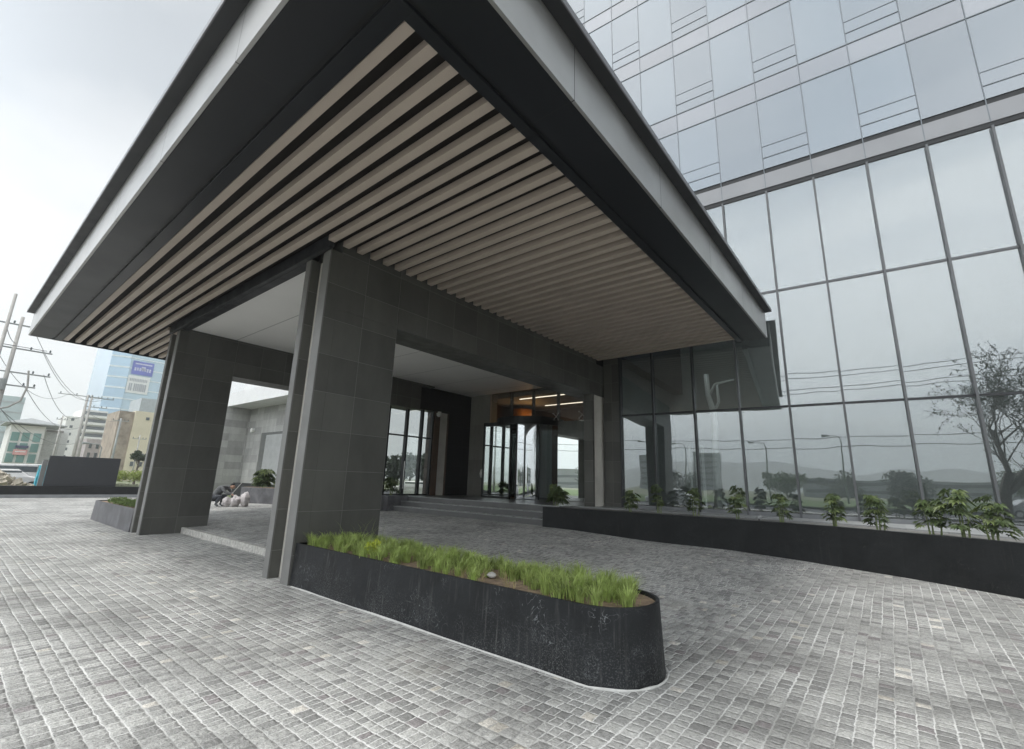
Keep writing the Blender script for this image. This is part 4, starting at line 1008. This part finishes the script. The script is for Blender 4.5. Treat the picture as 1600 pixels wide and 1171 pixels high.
# white apartment tower with balconies
wa = thing('apartment_tower', 'white apartment tower with stacked balconies left of the blue tower', 'building', (-172, 23.5, 0))
b = MB(); b.box(-182, -168.4, 20.3, 23.0, 0, 15.2); b.box(-182, -168.4, 23.0, 28.4, 0, 17.4); obj('wall', b, m_render, wa)
for k in range(7):
    z_ = 3.6+1.95*k
    b = MB(); b.box(-168.4, -167.2, 23.2, 28.3, z_, z_+.65); bl = obj('balcony', b, m_render, wa)
    b = MB(); b.box(-168.4, -168.2, 23.4, 28.2, z_+.68, z_+1.6); obj('window', b, m_win, wa)
    if z_ < 14: 
        b = MB(); b.box(-168.4, -168.28, 21.2, 21.8, z_+.7, z_+1.4); obj('window', b, m_win, wa)
wo_ = building('white_offices', 'white office block with one large blank framed panel', -119.2, 11.4, 15.2, 8.9, 8, m_render)
b = MB(); b.box(-119.2, -119.05, 12.2, 14.2, 3.6, 7.9); obj('framed_panel', b, plain('pale panel', (.60, .60, .57), .6), wo_)
b = MB(); b.box(-119.2, -119.0, 12.1, 14.4, 8.0, 8.35); obj('lintel_sign', b, plain('grey brown sign', (.30, .28, .26), .7), wo_)
gg = building('green_glass_building', 'green glass showroom with white piers and a flat overhanging roof', -109.6, 7.0, 11.0, 8.3, 9, m_render)
for k, y_ in enumerate((7.7, 8.9, 10.2)):
    for z_ in (3.0, 4.7, 6.4):
        b = MB(); b.box(-109.6, -109.45, y_-.45, y_+.45, z_-.7, z_+.7); obj('window', b, m_grn, gg)
b = MB(); b.add([(-108.2, 6.2, 8.45), (-108.2, 13.4, 8.45), (-119, 13.4, 8.45), (-119, 6.2, 8.45), (-108.2, 6.2, 8.6), (-108.2, 13.4, 8.6), (-112, 9.2, 9.7), (-114, 9.2, 9.7), (-119, 13.4, 8.6), (-119, 6.2, 8.6)],
      [(0, 3, 2, 1), (0, 1, 5, 4), (4, 5, 6), (5, 8, 7, 6), (8, 9, 7), (9, 4, 6, 7), (1, 2, 8, 5), (3, 0, 4, 9)]); obj('roof', b, m_roof, gg)
b = MB(); b.box(-109.4, -109.2, 8.0, 9.5, 4.6, 5.0); obj('navy_sign', b, plain('navy sign', (.04, .05, .12), .6), gg)
b = MB(); b.box(-109.4, -109.2, 7.9, 9.5, 3.5, 4.35); sg_ = obj('red_sign', b, plain('pale red sign', (.65, .33, .32), .6), gg)
b = MB(); b.box(-109.19, -109.15, 8.1, 9.3, 3.95, 4.1); obj('white_stripe', b, m_white, sg_)
building('grey_glass_tower', 'pale grey-green glass block at the far left edge', -229.5, -8, 16.2, 25, 20, m_pgl)
gt = [o for o in C.objects if o.name.startswith('grey_glass_tower')][0]
for k in range(7):
    b = MB(); b.box(-229.5, -229.3, -8, 16.2, 3.4*k+2.4, 3.4*k+2.8); obj('floor_band', b, m_roof, gt)

# utility poles and cables
def insul(mb, x, y, z): mb.lathe([(.02, 0), (.06, .04), (.04, .08), (.06, .13), (.02, .2)], 8, (x, y, z))
def pole(x, y, h_, r0, arms, label, arm_dir='y', mat=None, trafo=None, extra=None):
    t = thing('utility_pole', label, 'utility pole', (x, y, 0), 'utility poles')
    b = MB(); b.tube([(x, y, -.05), (x, y, h_)], [r0, r0*.62], 12); obj('pole', b, mat or m_conc, t, smooth=True)
    for z, l, off in arms:
        b = MB()
        if arm_dir == 'y': b.box(x-.06, x+.06, y-l/2+off, y+l/2+off, z-.04, z+.04)
        else: b.box(x-l/2+off, x+l/2+off, y-.04, y+.04, z-.04, z+.04)
        a_o = obj('crossarm', b, m_roof, t)
        b = MB()
        for k in (-.45, -.1, .25, .47):
            if arm_dir == 'y': insul(b, x, y+off+l*k, z+.06)
            else: insul(b, x+off+l*k, y, z+.06)
        obj('insulator', b, m_win, a_o)
    if trafo:
        b = MB(); b.lathe([(.18, 0), (.2, .05), (.2, .7), (.16, .76)], 12, (x+.3, y-.1, trafo)); obj('transformer', b, m_roof, t)
    if extra: extra(t)
    return t
def loopx(t):
    b = MB(); b.tube([(-45.6, 3.0, 8.1), (-45.6, 3.15, 7.0), (-45.6, 3.0, 6.0), (-45.6, 2.5, 5.5), (-45.6, 2.0, 5.3)], .06, 6); obj('cable_drop', b, m_conc, t)
pole(-38.2, 1.18, 11.35, .12, [], 'tall bare concrete pole nearest the canopy corner')
pole(-45.9, 2.05, 11.8, .16, [(11.2, 3.2, .0), (9.55, 4.4, -.3), (7.9, 3.6, .3), (7.0, 2.4, .3)], 'thick concrete pole with four crossarms and a transformer', trafo=6.6, extra=loopx)
pole(-74.3, 10.3, 10.3, .19, [(10.1, 4.0, -.6)], 'pole with a single crossarm of dark insulators left of the apartment tower')
pole(-79.2, 11.4, 10.9, .18, [(10.6, 2.6, .9), (9.4, 2.2, .6)], 'second pole close behind the insulator crossarm')
pole(-83.6, 15.6, 8.7, .16, [(8.35, 1.8, 0)], 'dark short pole in front of the blue tower', mat=m_roof)
pole(-94.4, 10.9, 9.2, .13, [(8.6, 1.2, 0)], 'thin pole in front of the white office block')
pole(-88.5, 19.2, 6.9, .12, [(6.3, 1.7, 0)], 'thin pale pole in front of the cream building')
def cable(a, b_, sag, r_=.02, label='thin black cable sagging between two poles', n=16):
    a, b_ = Vector(a), Vector(b_); pts = [a.lerp(b_, t/n)+Vector((0, 0, -4*sag*(t/n)*(1-t/n))) for t in range(n+1)]
    mb = MB(); mb.tube(pts, r_, 5); o = obj('power_cable', mb, m_cable); tag(o, label, 'cable', 'overhead cables'); return o
m_cable = plain('grey cable', (.16, .16, .17), .6)
ends = [((-45.9, 3.4, 9.7), (-74.3, 11.3, 10.2), 1.6), ((-45.9, 1.0, 9.7), (-74.3, 8.6, 10.2), 1.9), ((-45.9, 3.8, 8.0), (-74.3, 10.8, 8.6), 2.0), ((-45.9, 3.0, 7.1), (-79.2, 11.6, 7.4), 1.8),
        ((-45.9, 2.6, 11.3), (-79.2, 12.8, 10.7), 2.2), ((-38.2, 1.18, 9.4), (-45.9, 2.05, 9.9), .2), ((-45.9, 2.05, 5.6), (-94.4, 10.9, 5.2), 1.2), ((-38.2, 1.18, 5.4), (-79.2, 11.4, 5.0), 1.3),
        ((-74.3, 10.3, 8.5), (-83.6, 15.6, 8.4), .6)]
LBL = ['upper cable from the thick pole to the insulator crossarm', 'cable from the left end of the long crossarm', 'cable from the third crossarm down to the far pole', 'thick cable from the lowest crossarm', 'highest cable, from the top crossarm', 'short cable joining the two nearest poles', 'lowest cable running to the thin pole by the white offices', 'low cable from the bare pole crossing in front of the grey tower', 'short cable to the dark pole before the blue tower']
for (a, b_, s_), l_ in zip(ends, LBL): cable(a, b_, s_, .018, l_)
for dy, l_ in ((-1.4, 'left'), (.2, 'middle'), (1.6, 'right')): cable((-45.9, 2.05+dy, 9.7), (-30, -40+dy, 9.5), .6, .022, l_+' cable of the three running off the long crossarm towards the near street')
# street lamp in the distance
def street_lamp(x, y, h_, ang, label, group=None, arm=1.6):
    t = thing('street_lamp', label, 'street lamp', (x, y, 0), group); ca, sa = math.cos(ang), math.sin(ang)
    b = MB(); b.tube([(x, y, -.05), (x, y, h_*.9), (x+ca*.25, y+sa*.25, h_*.985), (x+ca*arm, y+sa*arm, h_)], [.10, .07, .055, .04], 8); obj('pole', b, m_roof, t, smooth=True)
    b = MB(); b.tube([(x+ca*(arm-.1), y+sa*(arm-.1), h_-.02), (x+ca*(arm+.6), y+sa*(arm+.6), h_-.02)], [.10, .16], 8); obj('lamp_head', b, m_roof, t); return t
street_lamp(-74, 12.6, 4.6, -1.4, 'short curved lamp post rising behind the charcoal panel', arm=1.3)

# cars
def car(loc, rot, body_mat, label, kind=0, group=None):
    t = thing('parked_car', label, 'car', loc, group); t.rotation_euler = (0, 0, rot)
    prof = [(-2.15, .35), (-2.2, .75), (-2.05, .95), (-1.55, 1.02), (-.95, 1.45), (.55, 1.48), (1.15, 1.0), (1.95, .88), (2.2, .7), (2.2, .35)] if kind == 0 else \
           [(-2.3, .4), (-2.35, 1.1), (-2.2, 1.85), (1.0, 1.9), (1.5, 1.2), (2.2, 1.05), (2.3, .4)]
    n = len(prof); mb = MB(); vs = []
    for yy, k in ((-.88, 1), (-.82, 1), (.82, 1), (.88, 1)):
        for (px_, pz_) in prof: ins = .12 if (pz_ > 1.1) else 0; vs.append((px_*(.985 if abs(yy) > .85 else 1), (abs(yy)-ins)*(1 if yy > 0 else -1), pz_-(.05 if abs(yy) > .85 and pz_ > .5 else 0)))
    fs = [(r_*n+i, r_*n+(i+1)%n, (r_+1)*n+(i+1)%n, (r_+1)*n+i) for r_ in range(3) for i in range(n)] + [tuple(range(n))[::-1], tuple(range(3*n, 4*n))]
    mb.add(vs, fs); obj('body', mb, body_mat, t, .03, local=True)
    for s_ in (-1, 1):
        b = MB()
        if kind == 0: b.add([(-1.4, s_*.775, 1.03), (1.0, s_*.775, 1.03), (.45, s_*.725, 1.40), (-.9, s_*.725, 1.38)], [(0, 1, 2, 3) if s_ < 0 else (3, 2, 1, 0)]); b = MB().box(-.98, .72, s_*.79-.02, s_*.79+.02, 1.03, 1.36)
        else: b.box(-2.0, 1.0, s_*.78-.01, s_*.78+.01, 1.25, 1.7)
        obj('side_window', b, m_win, t, local=True)
        b = MB(); b.box(2.13 if kind == 0 else 2.25, 2.23 if kind == 0 else 2.34, s_*.62-.16, s_*.62+.16, .62, .78); obj('headlight', b, m_white, t, local=True)
    b = MB(); wx = (1.02, .66) if kind == 0 else (1.42, 1.1)
    b.add([(wx[0]+.09, -.62, 1.08), (wx[0]+.09, .62, 1.08), (wx[1]+.03, .58, 1.43), (wx[1]+.03, -.58, 1.43)], [(0, 1, 2, 3)]); obj('windscreen', b, m_win, t, local=True)
    for wx_ in (-1.4, 1.4):
        for s_ in (-1, 1):
            b = MB(); b.tube([(wx_, s_*.72, .32), (wx_, s_*.90, .32)], .32, 18); wq = obj('wheel', b, m_black, t, local=True)
            b = MB(); b.tube([(wx_, s_*.89, .32), (wx_, s_*.915, .32)], .19, 12); obj('rim', b, m_chrome, wq, local=True)
    return t
def paint(nm, c_): return plain(nm, c_, .3, .1, .04, 1)
mc = [paint('white car paint', (.75, .75, .74)), paint('silver car paint', (.45, .46, .47)), paint('dark car paint', (.05, .055, .06)), paint('sand car paint', (.42, .38, .32))]
car((-49.8, 3.6, -.03), 1.5, mc[0], 'white saloon car nearest the boundary wall', 0, 'cars in the street beyond the wall')
car((-53.5, 1.2, -.03), 1.57, mc[1], 'silver car in the second row beyond the wall', 0, 'cars in the street beyond the wall')
car((-55.5, 5.4, -.03), 1.52, mc[0], 'white van standing behind the silver car', 1, 'cars in the street beyond the wall')
car((-61, 2.2, -.03), 1.3, mc[3], 'sand-coloured van at the far left', 1, 'cars in the street beyond the wall')
car((-66, 6.5, -.03), 1.6, mc[2], 'dark car under the green glass building', 0, 'cars in the street beyond the wall')
# rubble heap beyond the wall
mb = MB(); random.seed(21)
for _ in range(520):
    x, y = random.uniform(-44.5, -39.0), random.uniform(-.5, 4.4); s_ = random.choice((.04, .06, .07, .1, .16)); z = random.uniform(0, 1.5)*(1-abs(y-2.4)/2.6)
    c0 = Vector((x, y, z)); ax = Vector((random.gauss(0, 1), random.gauss(0, 1), random.gauss(0, 1))).normalized(); bx_ = ax.orthogonal().normalized(); cx_ = ax.cross(bx_)
    P8 = [c0+ax*s_*i+bx_*s_*.7*j+cx_*s_*.5*k for k in (-1, 1) for j in (-1, 1) for i in (-1, 1)]
    mb.add(P8, [(0, 2, 3, 1), (4, 5, 7, 6), (0, 1, 5, 4), (2, 6, 7, 3), (0, 4, 6, 2), (1, 3, 7, 5)])
o = obj('rubble', mb, plain('broken concrete', (.42, .38, .31), .95, 0, .35, 2)); tag(o, 'heap of pale broken rubble behind the low boundary wall', 'rubble', kind='stuff')
# cyan sheet over a frame
t = thing('covered_rack', 'bright cyan sheet draped over a rack left of the charcoal panel', 'tarpaulin', (-41.7, 4.6, 0))
b = MB(); n_ = 14; vs = []
for k in range(n_+1):
    y = 4.25+.6*k/n_; rip = .07*math.sin(k*2.1)
    vs += [(-41.4+rip, y, .0), (-41.5+rip*.7, y, .9), (-41.7, 4.55+(y-4.55)*.75, 1.75)]
b.add(vs, [(k*3+j, (k+1)*3+j, (k+1)*3+j+1, k*3+j+1) for k in range(n_) for j in range(2)]); obj('sheet', b, plain('cyan sheet', (.10, .50, .62), .6, 0, .25, 4), t)
b = MB(); b.tube([(-41.75, 4.3, 0), (-41.75, 4.3, 1.74), (-41.75, 4.8, 1.74), (-41.75, 4.8, 0)], .03, 6); obj('rack', b, m_roof, t)

# trees and cars seen through the side windows of the entrance
ftree('broad_tree', (-52, 42, 0), 4.4, 3.6, 'broad dark tree seen through the left side window', m_dk, 2600, .3, .2)
ftree('broad_tree', (-46, 43, 0), 3.6, 3.4, 'lower rounded tree seen through the middle side window', m_md, 2600, .3, .2)
ftree('broad_tree', (-40, 42, 0), 4.0, 3.4, 'dark tree seen through the right side window', m_dk, 2600, .3, .2)
car((-33.5, 28, -.03), .7, mc[0], 'white car parked outside the entrance side windows')

# ------------------------------------------------------------------ street behind the camera (mirrored in the glass)
def bare_tree(loc, h_, label):
    t = thing('street_tree', label, 'tree', loc); rr = random.Random(4)
    br = MB(); lf = MB()
    def grow(p_, d_, L_, r_, depth):
        n_ = 3; pts = [p_]; rad = [r_]; q = p_; dd_ = d_
        for k in range(n_):
            dd_ = (dd_+Vector((rr.gauss(0, .13), rr.gauss(0, .13), rr.gauss(0.03, .08)))).normalized(); q = q+dd_*L_/n_; pts.append(q); rad.append(max(.007, r_*(1-.4*(k+1)/n_)))
        br.tube(pts, rad, 7 if depth < 2 else 4, False)
        if depth >= 5:
            for _ in range(13):
                c0 = pts[rr.randint(1, 3)]+Vector((rr.gauss(0, .045), rr.gauss(0, .045), rr.gauss(0, .045))); a = Vector((rr.gauss(0, 1), rr.gauss(0, 1), rr.gauss(0, 1))).normalized()*.032; b_ = a.orthogonal()*.6
                lf.add([c0-a, c0+b_, c0+a, c0-b_], [(0, 1, 2, 3)])
            return
        for k in range((5, 4, 3, 3, 3, 3)[depth]):
            ang = rr.uniform(0, 6.28); tilt = rr.uniform(.35, .95); o1 = dd_.orthogonal().normalized(); o1.rotate(Matrix.Rotation(ang, 3, dd_))
            nd = (dd_*math.cos(tilt)+o1*math.sin(tilt)).normalized(); nd.z = nd.z*.9+.12; pb = pts[-1] if k < 2 else pts[-2]
            grow(pb, nd.normalized(), L_*rr.uniform(.66, .9), rad[-1]*rr.uniform(.6, .85), depth+1)
    grow(Vector(loc), Vector((.02, 0, 1)), h_*.235, h_*.021, 0)
    obj('trunk', br, bpy.data.materials['bark'], t); obj('leaves', lf, m_dk, t)
    return t
bare_tree((4.4, 4.3, 0), 10.6, 'nearly bare street tree mirrored in the right-hand glass')
t = thing('tree_pit_wall', 'round dark kerb around the foot of the street tree', 'tree pit', (4.5, 4.3, 0))
b = MB(); b.lathe([(.95, 0), (.95, .3), (.8, .3), (.8, .2)], 28, (4.5, 4.3, 0)); obj('ring', b, m_planter2, t)
def pole2(x, y, label): return pole(x, y, 15.2, .2, [(14.8, 3.0, 0), (13.2, 3.0, 0), (11.6, 2.4, 0), (7.3, 1.2, 0)], label, 'y')
pole2(-52, -30, 'tall concrete pole at the left end of the street behind'); pole2(34, -31, 'tall concrete pole at the right end of the street behind')
for (z, dy, l_) in ((15.0, -1.2, 'top far wire of the street behind'), (15.0, 1.2, 'top near wire of the street behind'), (13.4, -1.2, 'second far wire of the street behind'), (13.4, 1.2, 'second near wire of the street behind'),
                    (11.8, 0, 'third wire of the street behind'), (8.2, .3, 'lowest wire of the street behind'), (7.3, -.3, 'telephone line of the street behind')):
    cable((-52, -30+dy, z), (34, -31+dy, z), 1.2, .035, l_, 24)
for x, y, l_ in ((-21, -47, 'first lamp post from the left across the street behind'), (-17, -52, 'second lamp post across the street behind'), (-5, -50, 'third lamp post across the street behind'), (3.5, -44, 'fourth lamp post across the street behind')):
    street_lamp(x, y, 8.6, 2.9, l_, 'lamp posts across the street behind')
for i, (x, y, h_, r_, mt) in enumerate(((-60, -125, 5, 5, m_md), (-34, -140, 5, 7, m_dk), (-4, -130, 5, 6, m_md), (22, -115, 5, 6, m_dk), (38, -105, 5, 6, m_md), (-85, -120, 6, 7, m_dk), (66, -110, 6, 7, m_md), (10, -150, 5, 8, m_dk))):
    ftree('verge_tree', (x, y, 0), h_, r_, ['tree far left beyond the verge', 'second tree beyond the verge', 'third tree beyond the verge', 'fourth tree beyond the verge', 'fifth tree beyond the verge', 'tall tree at the left end beyond the verge', 'tall tree at the right end beyond the verge', 'widest tree beyond the verge'][i], mt, 1800, .38, .25, 'trees beyond the verge')
for i, (x, y, w_, h_) in enumerate(((-62, -210, 14, 17), (-38, -215, 12, 18), (-120, -160, 40, 8), (30, -180, 60, 6), (110, -150, 50, 8))):
    t = thing('street_block', ['left grey block on the skyline behind', 'right grey block on the skyline behind', 'long low shed at the left behind', 'long low shed in the middle behind', 'long low shed at the right behind'][i], 'building', (x, y, 0))
    b = MB(); b.box(x-w_/2, x+w_/2, y-10, y, -.05, h_); obj('wall', b, plain('grey render', (.34, .36, .37), .8) if i == 0 else bpy.data.materials['grey render'], t)
    b = MB(); k = 0
    for zz_ in range(int(h_//3)):
        b.box(x-w_/2+1, x+w_/2-1, y+.0, y+.1, zz_*3+1.5, zz_*3+2.6)
    obj('window_band', b, m_win, t)
    b = MB(); b.box(x-w_/2-.3, x+w_/2+.3, y-10.3, y+.3, h_, h_+.4); obj('roof', b, m_roof, t)
car((-12, -17.5, -.03), 3.14, mc[0], 'white car on the street behind the viewer', 0, 'cars on the street behind')
car((14, -24.0, -.03), 0, mc[1], 'silver car on the far lane behind the viewer', 0, 'cars on the street behind')
car((-24, -24.2, -.03), 0, mc[2], 'dark car on the far lane behind the viewer', 0, 'cars on the street behind')

# ------------------------------------------------------------------ haze
Hz = Mat('haze'); pv = Hz.n('ShaderNodeVolumePrincipled'); pv.inputs['Color'].default_value = (.93, .95, .97, 1); pv.inputs['Density'].default_value = .0009; pv.inputs['Anisotropy'].default_value = .2
Hz.put(Hz.out.inputs['Volume'], pv.outputs[0])
b = MB(); b.box(-2600, 2600, -2600, 2600, -1.06, 210); o = obj('haze', b, Hz.m); o['kind'] = 'stuff'; tag(o, 'thin pale haze over the city beyond the forecourt', 'haze', kind='stuff')
